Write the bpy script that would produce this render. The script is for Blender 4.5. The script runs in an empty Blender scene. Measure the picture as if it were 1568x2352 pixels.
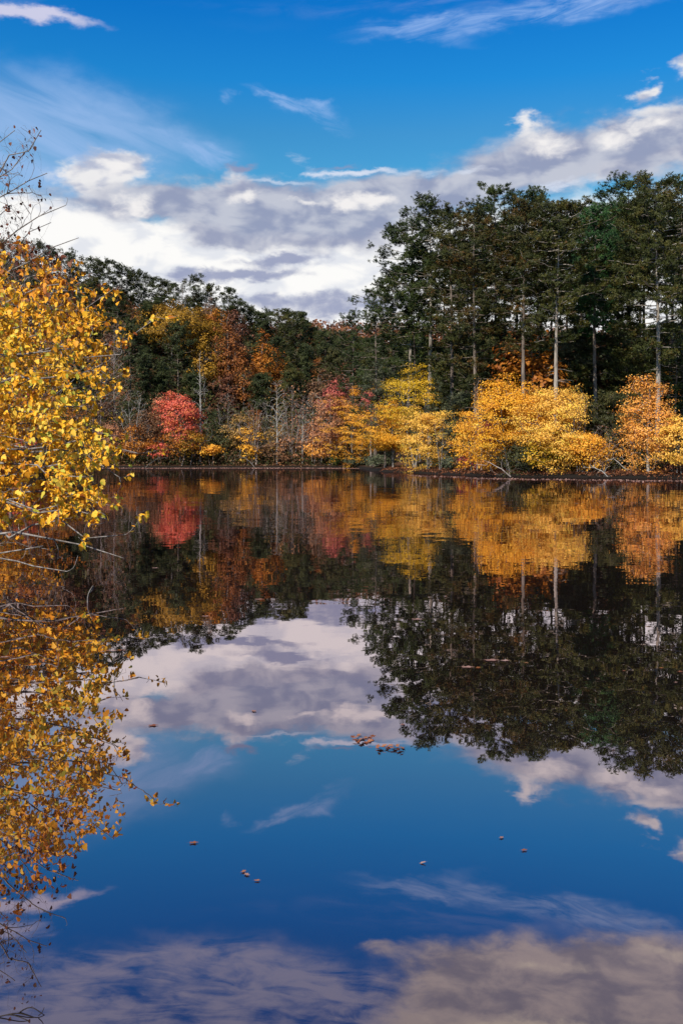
import bpy, math, random
import numpy as np
from mathutils import Vector

random.seed(7)
R = np.random.default_rng(7)
C = bpy.context.scene.collection

# ------------------------------------------------------------------ camera
FP, CXP, HYP, CH = 2286.7, 784.0, 1052.0, 1.7      # focal length, centre and horizon in units of a 1568 x 2352 frame
cam = bpy.data.objects.new('camera', bpy.data.cameras.new('camera'))
C.objects.link(cam)
cam.location = (0, 0, CH)
cam.rotation_euler = (math.radians(90), 0, 0)
cam.data.sensor_fit = 'VERTICAL'
cam.data.sensor_height = 36
cam.data.sensor_width = 24
cam.data.lens = 35
cam.data.shift_y = -(1176 - HYP) / 2352
cam.data.clip_start = 0.1
cam.data.clip_end = 8000
sc = bpy.context.scene
sc.camera = cam
sc.view_settings.view_transform = 'Standard'
sc.view_settings.look = 'None'
sc.view_settings.exposure = 0.3
sc.view_settings.gamma = 1.0
sc.cycles.max_bounces = 6
sc.cycles.diffuse_bounces = 2
sc.cycles.glossy_bounces = 3
sc.cycles.transmission_bounces = 4
sc.cycles.caustics_reflective = False
sc.cycles.caustics_refractive = False

# ------------------------------------------------------------------ sun
SUN_EL, SUN_AZ = math.radians(42), math.radians(-145)   # azimuth from +Y towards +X: behind the camera, to the left
sun = bpy.data.objects.new('sun', bpy.data.lights.new('sun', 'SUN'))
C.objects.link(sun)
sdir = Vector((math.sin(SUN_AZ) * math.cos(SUN_EL), math.cos(SUN_AZ) * math.cos(SUN_EL), math.sin(SUN_EL)))
sun.rotation_euler = sdir.to_track_quat('Z', 'Y').to_euler()
sun.data.energy = 4.6
sun.data.angle = math.radians(0.5)
sun.data.color = (1.0, 0.91, 0.78)

# ------------------------------------------------------------------ world
world = bpy.data.worlds.new('World')
sc.world = world
world.use_nodes = True


class NT:
    """small helper that writes math as nodes"""
    def __init__(s, tree):
        s.t = tree
        s.t.nodes.clear()

    def n(s, kind, **kw):
        nd = s.t.nodes.new(kind)
        for k, v in kw.items():
            setattr(nd, k, v)
        return nd

    def put(s, sock, v):
        if v is None:
            return
        if isinstance(v, bpy.types.NodeSocket):
            s.t.links.new(v, sock)
        else:
            sock.default_value = v

    def m(s, op, a, b=None, c=None, clamp=False):
        nd = s.n('ShaderNodeMath', operation=op, use_clamp=clamp)
        s.put(nd.inputs[0], a); s.put(nd.inputs[1], b); s.put(nd.inputs[2], c)
        return nd.outputs[0]

    def add(s, a, b): return s.m('ADD', a, b)
    def sub(s, a, b): return s.m('SUBTRACT', a, b)
    def mul(s, a, b): return s.m('MULTIPLY', a, b)

    def smooth(s, x, lo, hi, a=0.0, b=1.0):
        nd = s.n('ShaderNodeMapRange', interpolation_type='SMOOTHSTEP')
        s.put(nd.inputs[0], x); nd.inputs[1].default_value = lo; nd.inputs[2].default_value = hi
        nd.inputs[3].default_value = a; nd.inputs[4].default_value = b
        return nd.outputs[0]

    def mix(s, f, a, b, mode='MIX'):
        nd = s.n('ShaderNodeMix', data_type='RGBA', blend_type=mode)
        s.put(nd.inputs[0], f); s.put(nd.inputs[6], rgba(a)); s.put(nd.inputs[7], rgba(b))
        return nd.outputs[2]

    def noise(s, vec, scale, detail=4, rough=0.55, dist=0.0):
        nd = s.n('ShaderNodeTexNoise')
        s.put(nd.inputs['Vector'], vec)
        nd.inputs['Scale'].default_value = scale
        nd.inputs['Detail'].default_value = detail
        nd.inputs['Roughness'].default_value = rough
        nd.inputs['Distortion'].default_value = dist
        return nd

    def vec(s, x, y, z=0.0):
        nd = s.n('ShaderNodeCombineXYZ')
        s.put(nd.inputs[0], x); s.put(nd.inputs[1], y); s.put(nd.inputs[2], z)
        return nd.outputs[0]

    def ramp(s, f, stops):
        nd = s.n('ShaderNodeValToRGB')
        els = nd.color_ramp.elements
        while len(els) < len(stops):
            els.new(0.5)
        for e, (p, c) in zip(els, stops):
            e.position = p; e.color = rgba(c)
        s.put(nd.inputs[0], f)
        return nd.outputs[0]


def rgba(c):
    if isinstance(c, bpy.types.NodeSocket) or c is None:
        return c
    return (*c, 1.0) if len(c) == 3 else c


def srgb(r, g, b, k=1.0):
    f = lambda v: ((v / 255 + 0.055) / 1.055) ** 2.4 if v > 10 else v / 255 / 12.92
    return (f(r) * k, f(g) * k, f(b) * k)


def build_sky():
    w = NT(world.node_tree)
    SK = 0.1                                     # background strength
    EX = 2 ** 0.3                                # what the exposure adds
    tc = w.n('ShaderNodeTexCoord').outputs['Generated']
    sep = w.n('ShaderNodeSeparateXYZ'); w.put(sep.inputs[0], tc)
    x, y, z = sep.outputs
    az = w.m('ARCTAN2', x, y)
    hor = w.m('SQRT', w.add(w.mul(x, x), w.mul(y, y)))
    el = w.m('DIVIDE', z, w.m('MAXIMUM', hor, 0.02))       # tangent of the elevation
    U = w.mul(az, 22.87)                                     # azimuth and elevation of the direction looked at
    V = w.mul(el, 22.87)

    def vm(op, a, b=None, c=None):
        nd = w.n('ShaderNodeVectorMath', operation=op)
        w.put(nd.inputs[0], a)
        if b is not None: w.put(nd.inputs[1], b)
        if c is not None: w.put(nd.inputs[2], c)
        return nd.outputs['Value'] if op == 'DOT_PRODUCT' else nd.outputs[0]

    sky = w.n('ShaderNodeTexSky', sky_type='NISHITA', sun_disc=False)
    sky.sun_elevation = SUN_EL
    sky.sun_rotation = SUN_AZ
    sky.altitude = 100; sky.air_density = 1.0; sky.dust_density = 0.4; sky.ozone_density = 4.0
    grad = w.ramp(w.m('DIVIDE', V, 24.0, clamp=True), [
        (0.0, (0.60, 0.95, 1.05)), (0.24, (0.40, 1.05, 1.10)), (0.31, (0.28, 0.92, 1.15)), (0.36, (0.10, 0.88, 1.34)), (0.44, (0.03, 0.72, 1.38)), (0.62, (0.14, 0.45, 1.18)), (1.0, (0.14, 0.30, 0.95))])
    base = w.mix(1.0, sky.outputs[0], grad, 'MULTIPLY')
    base = w.mix(1.0, base, (.98, 1.0, .96), 'MULTIPLY')
    n1 = w.noise(w.vec(U, w.mul(V, 1.7)), 0.6, 5, 0.6)
    UV = w.vec(U, V)
    W = vm('ADD', UV, vm('MULTIPLY', vm('SUBTRACT', n1.outputs['Color'], (0.5, 0.5, 0.5)), (1.9, 0.95, 0.0)))
    fb = w.noise(w.vec(w.add(U, 31.0), w.mul(V, 1.9)), 0.75, 7, 0.55, 0.25).outputs['Fac']
    fb_up = w.noise(w.vec(w.add(U, 30.75), w.mul(w.add(V, 0.16), 1.9)), 0.75, 3, 0.5, 0.25).outputs['Fac']
    relief = w.sub(fb, fb_up)                                # which side of each billow faces the light
    soft = w.noise(w.vec(w.add(U, 57.0), w.mul(V, 1.6)), 0.95, 3, 0.5, 0.5).outputs['Fac']
    fine = w.noise(w.vec(w.add(U, 11.0), w.mul(V, 1.5)), 2.2, 5, 0.55, 0.35).outputs['Fac']
    shear = {}

    def total(bl):
        o = 0.0
        for b in bl:
            px, py, sx, sy, amp = b[:5]
            k = b[5] if len(b) > 5 else 0.0
            src = W
            u0, v0 = (px - 784) / 100, (HYP - py) / 100
            if k:
                if k not in shear:
                    sp = w.n('ShaderNodeSeparateXYZ'); w.put(sp.inputs[0], W)
                    shear[k] = w.vec(sp.outputs[0], w.m('MULTIPLY_ADD', sp.outputs[0], -k, sp.outputs[1]))
                src = shear[k]
                v0 = v0 - k * u0
            ax, ay = 100 / sx, 100 / sy
            q = vm('MULTIPLY_ADD', src, (ax, ay, 0), (-u0 * ax, -v0 * ay, 0))
            g = w.m('POWER', 0.36788, vm('DOT_PRODUCT', q, q))
            o = w.m('MULTIPLY_ADD', g, amp, o)
        return o

    def layer(col, below, field, nfac, k, lo, hi, amax=1.0):
        f = w.m('MULTIPLY_ADD', w.sub(nfac, 0.5), k, field)
        nd = w.mul(w.smooth(f, lo, hi, 0.0, amax), w.smooth(field, 0.04, 0.34))
        return w.mix(nd, below, col)

    def wisp(col, below, field, nfac, n0, n1, amax):
        a = w.mul(w.smooth(field, 0.12, 0.95, 0.0, amax), w.smooth(nfac, n0, n1))
        return w.mix(a, below, col)

    cc = lambda r, g, b: tuple(v / SK / EX for v in srgb(r, g, b))
    col = base
    st = w.noise(w.vec(w.mul(U, 0.45), w.mul(w.add(V, w.mul(U, 0.35)), 1.6)), 1.0, 5, 0.55, 0.6).outputs['Fac']
    st2 = w.noise(w.vec(w.mul(U, 0.55), w.mul(w.sub(V, w.mul(U, 0.12)), 2.6)), 1.0, 7, 0.62, 1.2).outputs['Fac']
    st3 = w.noise(w.vec(w.mul(U, 0.7), w.mul(w.add(V, w.mul(U, 0.35)), 2.2)), 1.3, 7, 0.62, 1.2).outputs['Fac']
    # thin veil on the left
    veil = total([(40, 330, 300, 130, .85), (300, 290, 260, 55, .35, -0.35), (0, 440, 300, 90, .5), (260, 400, 200, 60, .3), (1000, 330, 500, 60, .15), (600, 60, 260, 40, .18, .1), (1200, 240, 400, 70, .15)])
    col = wisp(cc(160, 192, 238), col, veil, st, .05, .62, 0.78)
    # cirrus wisps
    ci = total([(1060, 66, 260, 20, .75, 0.06), (1300, 40, 260, 30, .85, 0.06), (1480, 10, 200, 26, .5), (1000, 95, 120, 16, .4, -.2)])
    col = wisp(cc(155, 188, 240), col, ci, st2, .28, .70, 0.75)
    ci2 = total([(650, 228, 75, 12, .85, -0.2), (720, 262, 110, 22, .7, -0.35), (380, 318, 110, 14, .6, -0.35), (140, 272, 90, 12, .45, -0.2), (535, 240, 30, 12, .6, -.35), (470, 372, 80, 18, .85, -.35)])
    col = wisp(cc(160, 192, 240), col, ci2, st3, .30, .70, 0.62)
    # bright cloud in the upper left
    c0 = total([(0, 84, 215, 20, 1.1), (20, 25, 120, 26, .85), (130, 82, 110, 12, .5)])
    col = layer(cc(208, 208, 232), col, c0, st2, 0.9, 0.20, 1.05, 0.95)
    # white bank low over the hills
    whc = w.mix(w.smooth(w.m('MULTIPLY_ADD', soft, 1.0, w.mul(relief, 0.6)), 0.34, 0.56), cc(228, 231, 238), cc(253, 252, 250))
    bank = total([(60, 540, 230, 60, 1.2), (330, 590, 300, 70, 1.25), (560, 610, 260, 50, .9), (760, 655, 230, 80, 1.1), (620, 740, 900, 80, 1.4), (1000, 640, 260, 110, 1.2), (1350, 620, 360, 160, 1.3), (-400, 620, 400, 160, 1.3), (1700, 760, 700, 160, 1.5)])
    col = layer(whc, col, bank, fb, 0.8, 0.38, 0.85)
    # white billows behind the band
    cum = total([(275, 402, 80, 34, 1.5), (235, 446, 80, 30, 1.2), (540, 432, 34, 34, 1.1), (1212, 312, 44, 34, .72), (1262, 352, 60, 40, .7), (1500, 290, 90, 22, .85), (1410, 330, 60, 30, .6),
                 (1450, 238, 30, 20, 1.0), (1446, 200, 24, 8, .5), (1560, 195, 44, 24, .9), (1385, 420, 44, 24, 1.2), (1540, 402, 90, 14, 1.1)])
    cuc = w.mix(w.smooth(w.m('MULTIPLY_ADD', relief, 1.2, soft), 0.34, 0.62), cc(184, 190, 210), cc(240, 238, 238))
    col = layer(cuc, col, cum, fine, 1.0, 0.18, 0.95, 0.96)
    # lavender grey band
    gyc = w.mix(w.smooth(w.m('MULTIPLY_ADD', relief, 0.9, soft), 0.34, 0.68), cc(150, 158, 186), cc(196, 199, 212))
    band = total([(330, 478, 150, 36, 1.0), (480, 466, 130, 44, .9), (620, 488, 180, 48, 1.05), (850, 474, 220, 56, 1.15), (720, 535, 200, 42, 1.1), (600, 545, 150, 26, .7), (1010, 440, 160, 40, .85),
                  (1240, 385, 180, 62, 1.05), (1430, 370, 190, 62, 1.1), (1600, 350, 150, 66, 1.0), (560, 525, 160, 26, .5), (150, 480, 90, 18, .45)])
    col = layer(gyc, col, band, fb, 1.2, 0.12, 0.95, 0.96)
    # lit heads in front of the band
    lit = total([(310, 492, 56, 24, .95), (560, 462, 46, 16, .8), (788, 466, 52, 20, 1.0), (872, 470, 46, 18, .95), (1262, 345, 50, 34, .75), (1400, 352, 50, 28, .8), (1480, 320, 60, 22, .8), (1200, 296, 26, 22, .8), (690, 455, 40, 8, .6), (270, 408, 44, 20, .7)])
    col = layer(cc(246, 243, 242), col, lit, fine, 1.3, 0.12, 1.0, 0.95)
    # streaks
    stk = total([(830, 402, 180, 8, .9), (715, 372, 60, 16, .5, -.35), (650, 422, 100, 8, .8), (1080, 394, 80, 8, .7), (1300, 440, 90, 12, .9)])
    col = layer(cc(222, 228, 243), col, stk, st2, 1.3, 0.25, 1.15, 0.9)
    # small grey bars over the white
    bars = total([(650, 596, 130, 15, 1.15), (560, 630, 150, 14, 1.15), (740, 694, 160, 20, .85), (610, 680, 60, 20, .7), (545, 393, 34, 10, 1.0), (790, 386, 60, 7, .7), (420, 640, 60, 12, .7), (760, 560, 70, 12, .4), (800, 716, 140, 16, .7)])
    col = layer(cc(143, 152, 186), col, bars, fine, 1.1, 0.22, 1.05, 0.88)
    # high clouds above the frame, mirrored in the near water
    hi = total([(60, -140, 440, 100, 1.0), (460, -130, 280, 66, .8), (300, -240, 560, 100, 1.2), (760, -200, 240, 70, .8), (-400, -180, 400, 200, .9)])
    col = wisp(cc(178, 184, 214), col, hi, w.mul(w.add(fb, st2), .5), .34, .60, 0.88)
    hi2 = total([(1300, -115, 330, 66, 1.1), (1130, -180, 180, 100, .9), (1580, -100, 330, 120, 1.3), (1350, -250, 420, 120, 1.5), (860, -75, 90, 16, .5), (1420, -45, 60, 22, .6)])
    hic = w.mix(w.smooth(fb, .36, .64), cc(160, 160, 176), cc(218, 210, 206))
    col = layer(hic, col, hi2, fb, 1.1, 0.25, 1.10, 0.96)
    hi3 = total([(1300, -240, 260, 30, 1.1), (1500, -255, 260, 40, 1.2), (1240, -80, 170, 16, .6), (1540, -40, 160, 16, .6)])
    col = layer(cc(255, 248, 228), col, hi3, fine, 1.4, 0.10, 1.3, 0.95)
    mid = total([(980, 20, 900, 26, .3), (1180, -10, 500, 34, .45)])
    col = wisp(cc(150, 170, 225), col, mid, st2, .35, .65, 0.4)
    # behind and overhead: broken cloud
    back = w.smooth(y, 0.45, -0.1)
    col = w.mix(w.mul(w.smooth(fb, 0.42, 0.62), w.mul(back, 0.85)), col, cc(205, 208, 222))
    col = w.mix(w.smooth(z, 0.0, -0.05), col, (0.3, 0.28, 0.25))
    bg = w.n('ShaderNodeBackground'); w.put(bg.inputs[0], col); bg.inputs[1].default_value = SK
    out = w.n('ShaderNodeOutputWorld'); w.t.links.new(bg.outputs[0], out.inputs[0])


build_sky()
world.cycles.sampling_method = 'MANUAL'
world.cycles.sample_map_resolution = 512

#@@SETTING
# ------------------------------------------------------------------ materials
MATS = {}


def mat(name, fn):
    if name not in MATS:
        m = bpy.data.materials.new(name)
        m.use_nodes = True
        w = NT(m.node_tree)
        sh = fn(w)
        out = w.n('ShaderNodeOutputMaterial')
        w.t.links.new(sh, out.inputs[0])
        MATS[name] = m
    return MATS[name]


def principled(w, col, rough=0.8, spec=0.2, normal=None):
    p = w.n('ShaderNodeBsdfPrincipled')
    w.put(p.inputs['Base Color'], rgba(col))
    p.inputs['Roughness'].default_value = rough
    p.inputs['Specular IOR Level'].default_value = spec
    if normal is not None:
        w.put(p.inputs['Normal'], normal)
    return p.outputs[0]


def leaf_mat(name, stops, trans=0.3, rough=0.55, spec=0.25):
    """leaves: the hue of every leaf comes from its own 'tone' attribute"""
    def fn(w):
        at = w.n('ShaderNodeAttribute', attribute_name='tone')
        c = w.ramp(at.outputs['Fac'], stops)
        a = principled(w, c, rough, spec)
        t = w.n('ShaderNodeBsdfTranslucent'); w.put(t.inputs[0], c)
        mx = w.n('ShaderNodeMixShader'); mx.inputs[0].default_value = trans
        w.t.links.new(a, mx.inputs[1]); w.t.links.new(t.outputs[0], mx.inputs[2])
        return mx.outputs[0]
    return mat(name, fn)


def bark_mat(name, c1, c2, scale=3.0, rough=0.9):
    def fn(w):
        tc = w.n('ShaderNodeTexCoord').outputs['Object']
        mp = w.n('ShaderNodeMapping'); w.put(mp.inputs[0], tc); mp.inputs['Scale'].default_value = (1, 1, 0.3)
        n = w.noise(mp.outputs[0], scale, 5, 0.65)
        c = w.mix(w.smooth(n.outputs['Fac'], 0.35, 0.65), c1, c2)
        b = w.n('ShaderNodeBump'); b.inputs['Distance'].default_value = 0.03; b.inputs['Strength'].default_value = 0.6
        w.put(b.inputs['Height'], n.outputs['Fac'])
        return principled(w, c, rough, 0.1, b.outputs[0])
    return mat(name, fn)


def L(name):
    P = {
        'pine': ([(0.0, (.012, .022, .006)), (0.35, (.028, .046, .010)), (0.7, (.056, .076, .014)), (0.92, (.095, .092, .018)), (1.0, (.13, .08, .02))], .12),
        'pine_olive': ([(0.0, (.018, .024, .006)), (0.35, (.044, .054, .011)), (0.68, (.082, .080, .015)), (0.88, (.12, .080, .016)), (1.0, (.17, .07, .018))], .12),
        'pine_rust': ([(0.0, (.016, .022, .006)), (0.35, (.044, .052, .012)), (0.6, (.085, .064, .015)), (0.85, (.14, .066, .016)), (1.0, (.20, .09, .02))], .12),
        'pine_bright': ([(0.0, (.012, .035, .012)), (0.4, (.030, .085, .024)), (0.8, (.055, .13, .034)), (1.0, (.10, .15, .03))], .12),
        'pine_far': ([(0.0, (.018, .026, .010)), (0.4, (.038, .052, .016)), (0.8, (.068, .080, .022)), (1.0, (.105, .085, .022))], .12),
        'gold': ([(0.0, (.50, .21, .02)), (0.3, (.84, .40, .035)), (0.65, (.93, .51, .06)), (1.0, (.96, .64, .13))], .25),
        'orange': ([(0.0, (.50, .18, .02)), (0.35, (.86, .37, .03)), (0.7, (.93, .49, .05)), (1.0, (.95, .59, .10))], .25),
        'lime':   ([(0.0, (.34, .21, .012)), (0.35, (.58, .38, .02)), (0.7, (.78, .50, .03)), (1.0, (.92, .50, .04))], .25),
        'gold_deep': ([(0.0, (.52, .21, .015)), (0.35, (.82, .38, .025)), (0.7, (.92, .49, .035)), (1.0, (.95, .60, .09))], .25),
        'gold_lime': ([(0.0, (.60, .28, .03)), (0.3, (.88, .48, .07)), (0.65, (.95, .58, .11)), (0.85, (.85, .60, .07)), (1.0, (.62, .52, .05))], .25),
        'peach':  ([(0.0, (.50, .19, .04)), (0.4, (.84, .36, .06)), (0.75, (.92, .50, .10)), (1.0, (.90, .40, .13))], .25),
        'red': ([(0.0, (.34, .05, .03)), (0.35, (.66, .11, .075)), (0.7, (.80, .20, .10)), (1.0, (.86, .36, .08))], .25),
        'scarlet': ([(0.0, (.24, .05, .05)), (0.5, (.48, .11, .09)), (1.0, (.62, .22, .12))], .25),
        'magenta': ([(0.0, (.28, .03, .05)), (0.5, (.52, .08, .10)), (1.0, (.70, .25, .12))], .3),
        'rust': ([(0.0, (.13, .045, .015)), (0.4, (.25, .085, .022)), (0.75, (.35, .13, .03)), (1.0, (.42, .20, .03))], .22),
        'rust_orange': ([(0.0, (.16, .045, .012)), (0.4, (.36, .12, .015)), (0.75, (.50, .19, .02)), (1.0, (.55, .27, .03))], .25),
        'redbrown': ([(0.0, (.07, .032, .020)), (0.5, (.16, .062, .035)), (1.0, (.25, .11, .05))], .2),
        'oldgold': ([(0.0, (.13, .075, .010)), (0.4, (.30, .165, .015)), (0.75, (.42, .23, .02)), (1.0, (.50, .26, .03))], .22),
        'brown':  ([(0.0, (.085, .045, .022)), (0.5, (.17, .090, .045)), (1.0, (.28, .15, .07))], .2),
        'tan':    ([(0.0, (.17, .10, .035)), (0.5, (.36, .21, .06)), (1.0, (.55, .33, .08))], .3),
        'pinktan': ([(0.0, (.25, .11, .06)), (0.5, (.48, .22, .11)), (1.0, (.70, .34, .13))], .3),
        'olive':  ([(0.0, (.025, .028, .010)), (0.5, (.065, .070, .022)), (1.0, (.13, .11, .03))], .2),
        'dusty':  ([(0.0, (.04, .05, .03)), (0.5, (.09, .105, .055)), (1.0, (.17, .17, .09))], .2),
        'shrub':  ([(0.0, (.015, .03, .010)), (0.5, (.045, .08, .02)), (1.0, (.12, .15, .03))], .2),
        'near':   ([(0.0, (.26, .07, .010)), (0.14, (.60, .20, .012)), (0.36, (.84, .37, .018)), (0.72, (.93, .52, .03)), (0.92, (.90, .60, .08)), (1.0, (.50, .46, .05))], .2),
        'nearbrown': ([(0.0, (.05, .014, .010)), (0.4, (.12, .032, .012)), (0.8, (.32, .11, .02)), (1.0, (.6, .27, .02))], .15),
        'deadleaf': ([(0.0, (.10, .03, .015)), (0.4, (.22, .07, .03)), (0.8, (.36, .16, .07)), (1.0, (.45, .26, .15))], .1),
        'litter': ([(0.0, (.10, .035, .018)), (0.5, (.22, .085, .04)), (1.0, (.38, .18, .09))], .05),
        'float':  ([(0.0, (.16, .07, .045)), (0.5, (.32, .18, .135)), (1.0, (.46, .31, .26))], .05),
    }
    stops, tr = P[name]
    return leaf_mat('leaves_' + name, stops, tr)


def bark(name):
    P = {
        'pine': ((.10, .08, .065), (.23, .19, .16), 2.5),
        'pine_pale': ((.19, .165, .14), (.40, .36, .31), 2.5),
        'grey': ((.11, .10, .09), (.26, .24, .22), 3),
        'dark': ((.03, .024, .02), (.08, .065, .055), 3),
        'pale': ((.24, .225, .205), (.44, .42, .385), 3),
        'twig': ((.18, .15, .135), (.34, .29, .265), 3),
        'near': ((.11, .095, .085), (.33, .30, .28), 14),
        'wet_shade': ((.015, .012, .010), (.05, .04, .035), 12),
    }
    a, b, s = P[name]
    return bark_mat('bark_' + name, a, b, s)


# ------------------------------------------------------------------ terrain and water
LAKE = np.array([(-8.5, 1.6), (-9.2, 10), (-9.6, 24), (-17, 40), (-27, 62), (-33, 85), (-50, 130), (-62, 164), (-40, 169), (-20, 169.5),
                 (-6, 168.5), (2.4, 167.5), (3.4, 152), (3.6, 140), (4.2, 131), (5.2, 124), (7.6, 115.5), (10.2, 106), (13, 96), (17.5, 90), (21.5, 86),
                 (31, 80), (42, 72), (60, 60), (78, 32), (80, 1.6), (30, 0.6), (0, 0.9)], float)


def lake_sd(x, y):
    """distance to the shoreline, positive on land"""
    x = np.asarray(x, float); y = np.asarray(y, float)
    d = np.full(x.shape, 1e9); inside = np.zeros(x.shape, bool)
    n = len(LAKE)
    for i in range(n):
        a, b = LAKE[i], LAKE[(i + 1) % n]
        e = b - a
        t = np.clip(((x - a[0]) * e[0] + (y - a[1]) * e[1]) / (e @ e), 0, 1)
        d = np.minimum(d, np.hypot(x - a[0] - t * e[0], y - a[1] - t * e[1]))
        cr = ((a[1] > y) != (b[1] > y)) & (x < (b[0] - a[0]) * (y - a[1]) / (b[1] - a[1] + 1e-12) + a[0])
        inside ^= cr
    return np.where(inside, -d, d)


def sstep(a, b, v):
    t = np.clip((v - a) / (b - a), 0, 1)
    return t * t * (3 - 2 * t)


def terrain(x, y):
    x = np.asarray(x, float); y = np.asarray(y, float)
    s = lake_sd(x, y) + 0.5 * np.sin(x * 0.9 + 1.3 * np.sin(y * 0.35)) * np.sin(y * 0.7) * 0.6
    wob = 0.25 * np.sin(x * 0.21 + y * 0.13) + 0.18 * np.sin(x * 0.53 - y * 0.37 + 1)
    land = 0.42 * (1 - np.exp(-np.clip(s, 0, None) / 0.5)) + 0.075 * np.clip(s, 0, 45) + wob * np.clip(s / 8, 0, 1)
    hill = 40 * np.exp(-(((x + 92) / 66) ** 2 + ((y - 285) / 72) ** 2)) + 17 * np.exp(-(((x + 12) / 50) ** 2 + ((y - 300) / 60) ** 2))
    ridge = 57 * sstep(340, 520, y) * (0.93 + 0.07 * np.cos((x - 10) / 60.0)) * (1 - 0.0 * x)
    up = sstep(0, 60, s)
    near = np.exp(-((x) ** 2 + (y + 2) ** 2) / 60) * 0.0
    bed = np.maximum(-3.0, 0.35 * s)
    flat = sstep(1500, 4000, np.hypot(x, y))
    return np.where(s > 0, land + (hill + ridge) * up * (1 - flat) + near, bed)


def ground_material(w):
    g = w.n('ShaderNodeNewGeometry').outputs['Position']
    a = w.noise(g, 0.25, 5, 0.6).outputs['Fac']
    b = w.noise(g, 3.5, 6, 0.7).outputs['Fac']
    v = w.n('ShaderNodeTexVoronoi'); v.inputs['Scale'].default_value = 9.0; w.put(v.inputs['Vector'], g)
    sp = w.n('ShaderNodeSeparateColor'); w.put(sp.inputs[0], v.outputs['Color'])
    leafc = w.ramp(sp.outputs[0], [(0, (.045, .022, .012)), (.5, (.12, .052, .026)), (.85, (.20, .085, .035)), (1, (.32, .15, .06))])
    soil = w.mix(w.smooth(b, .35, .65), (.028, .020, .014), (.075, .048, .032))
    c = w.mix(w.smooth(a, .30, .55), soil, leafc)
    sz = w.n('ShaderNodeSeparateXYZ'); w.put(sz.inputs[0], g)
    wet_shade = w.smooth(w.m('MULTIPLY_ADD', b, 0.25, sz.outputs[2]), 0.35, 0.85)  # wet rim, carried higher to paint in the shade under overhanging foliage
    c = w.mix(wet_shade, (.012, .010, .008), c)
    bm = w.n('ShaderNodeBump'); bm.inputs['Distance'].default_value = 0.08; w.put(bm.inputs['Height'], b)
    return principled(w, c, 0.9, 0.15, bm.outputs[0])


def mesh_obj(name, verts, faces_flat, counts, m, parent=None, tone=None, smooth=False):
    """verts (N,3); faces as a flat index array plus loop counts"""
    me = bpy.data.meshes.new(name)
    verts = np.ascontiguousarray(verts, dtype=np.float32)
    faces_flat = np.ascontiguousarray(faces_flat, dtype=np.int32)
    counts = np.ascontiguousarray(counts, dtype=np.int32)
    me.vertices.add(len(verts)); me.vertices.foreach_set('co', verts.ravel())
    me.loops.add(len(faces_flat)); me.loops.foreach_set('vertex_index', faces_flat)
    me.polygons.add(len(counts))
    st = np.zeros(len(counts), np.int32); st[1:] = np.cumsum(counts)[:-1]
    me.polygons.foreach_set('loop_start', st)
    if smooth:
        me.polygons.foreach_set('use_smooth', np.ones(len(counts), bool))
    if tone is not None:
        at = me.attributes.new('tone', 'FLOAT', 'FACE')
        at.data.foreach_set('value', np.ascontiguousarray(tone, dtype=np.float32))
    me.update(calc_edges=True)
    if m is not None:
        me.materials.append(m)
    o = bpy.data.objects.new(name, me)
    C.objects.link(o)
    if parent is not None:
        o.parent = parent
    return o


def tag(o, label=None, cat=None, group=None, kind=None):
    if label: o['label'] = label
    if cat: o['category'] = cat
    if group: o['group'] = group
    if kind: o['kind'] = kind
    return o


def empty(name, loc, rz=0.0):
    o = bpy.data.objects.new(name, None)
    o.empty_display_size = 0.2
    C.objects.link(o)
    o.location = loc; o.rotation_euler = (0, 0, rz)
    return o


def grid_sheet(name, xs, ys, zf, m):
    X, Y = np.meshgrid(xs, ys)
    Z = zf(X, Y)
    v = np.stack([X.ravel(), Y.ravel(), Z.ravel()], 1)
    nx, ny = len(xs), len(ys)
    i = (np.arange(ny - 1)[:, None] * nx + np.arange(nx - 1)[None, :]).ravel()
    q = np.stack([i, i + 1, i + 1 + nx, i + nx], 1)
    return mesh_obj(name, v, q.ravel(), np.full(len(q), 4), m, smooth=True)


gx = np.concatenate([-np.geomspace(5200, 90, 22), np.arange(-88, 92, 0.8), np.geomspace(93, 5200, 22)])
gy = np.concatenate([-np.geomspace(5200, 30, 14), np.arange(-28, 200, 0.8), np.arange(201, 340, 3.0), np.geomspace(343, 6000, 46)])
tag(grid_sheet('ground', gx, gy, terrain, mat('ground', ground_material)), kind='structure')


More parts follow.
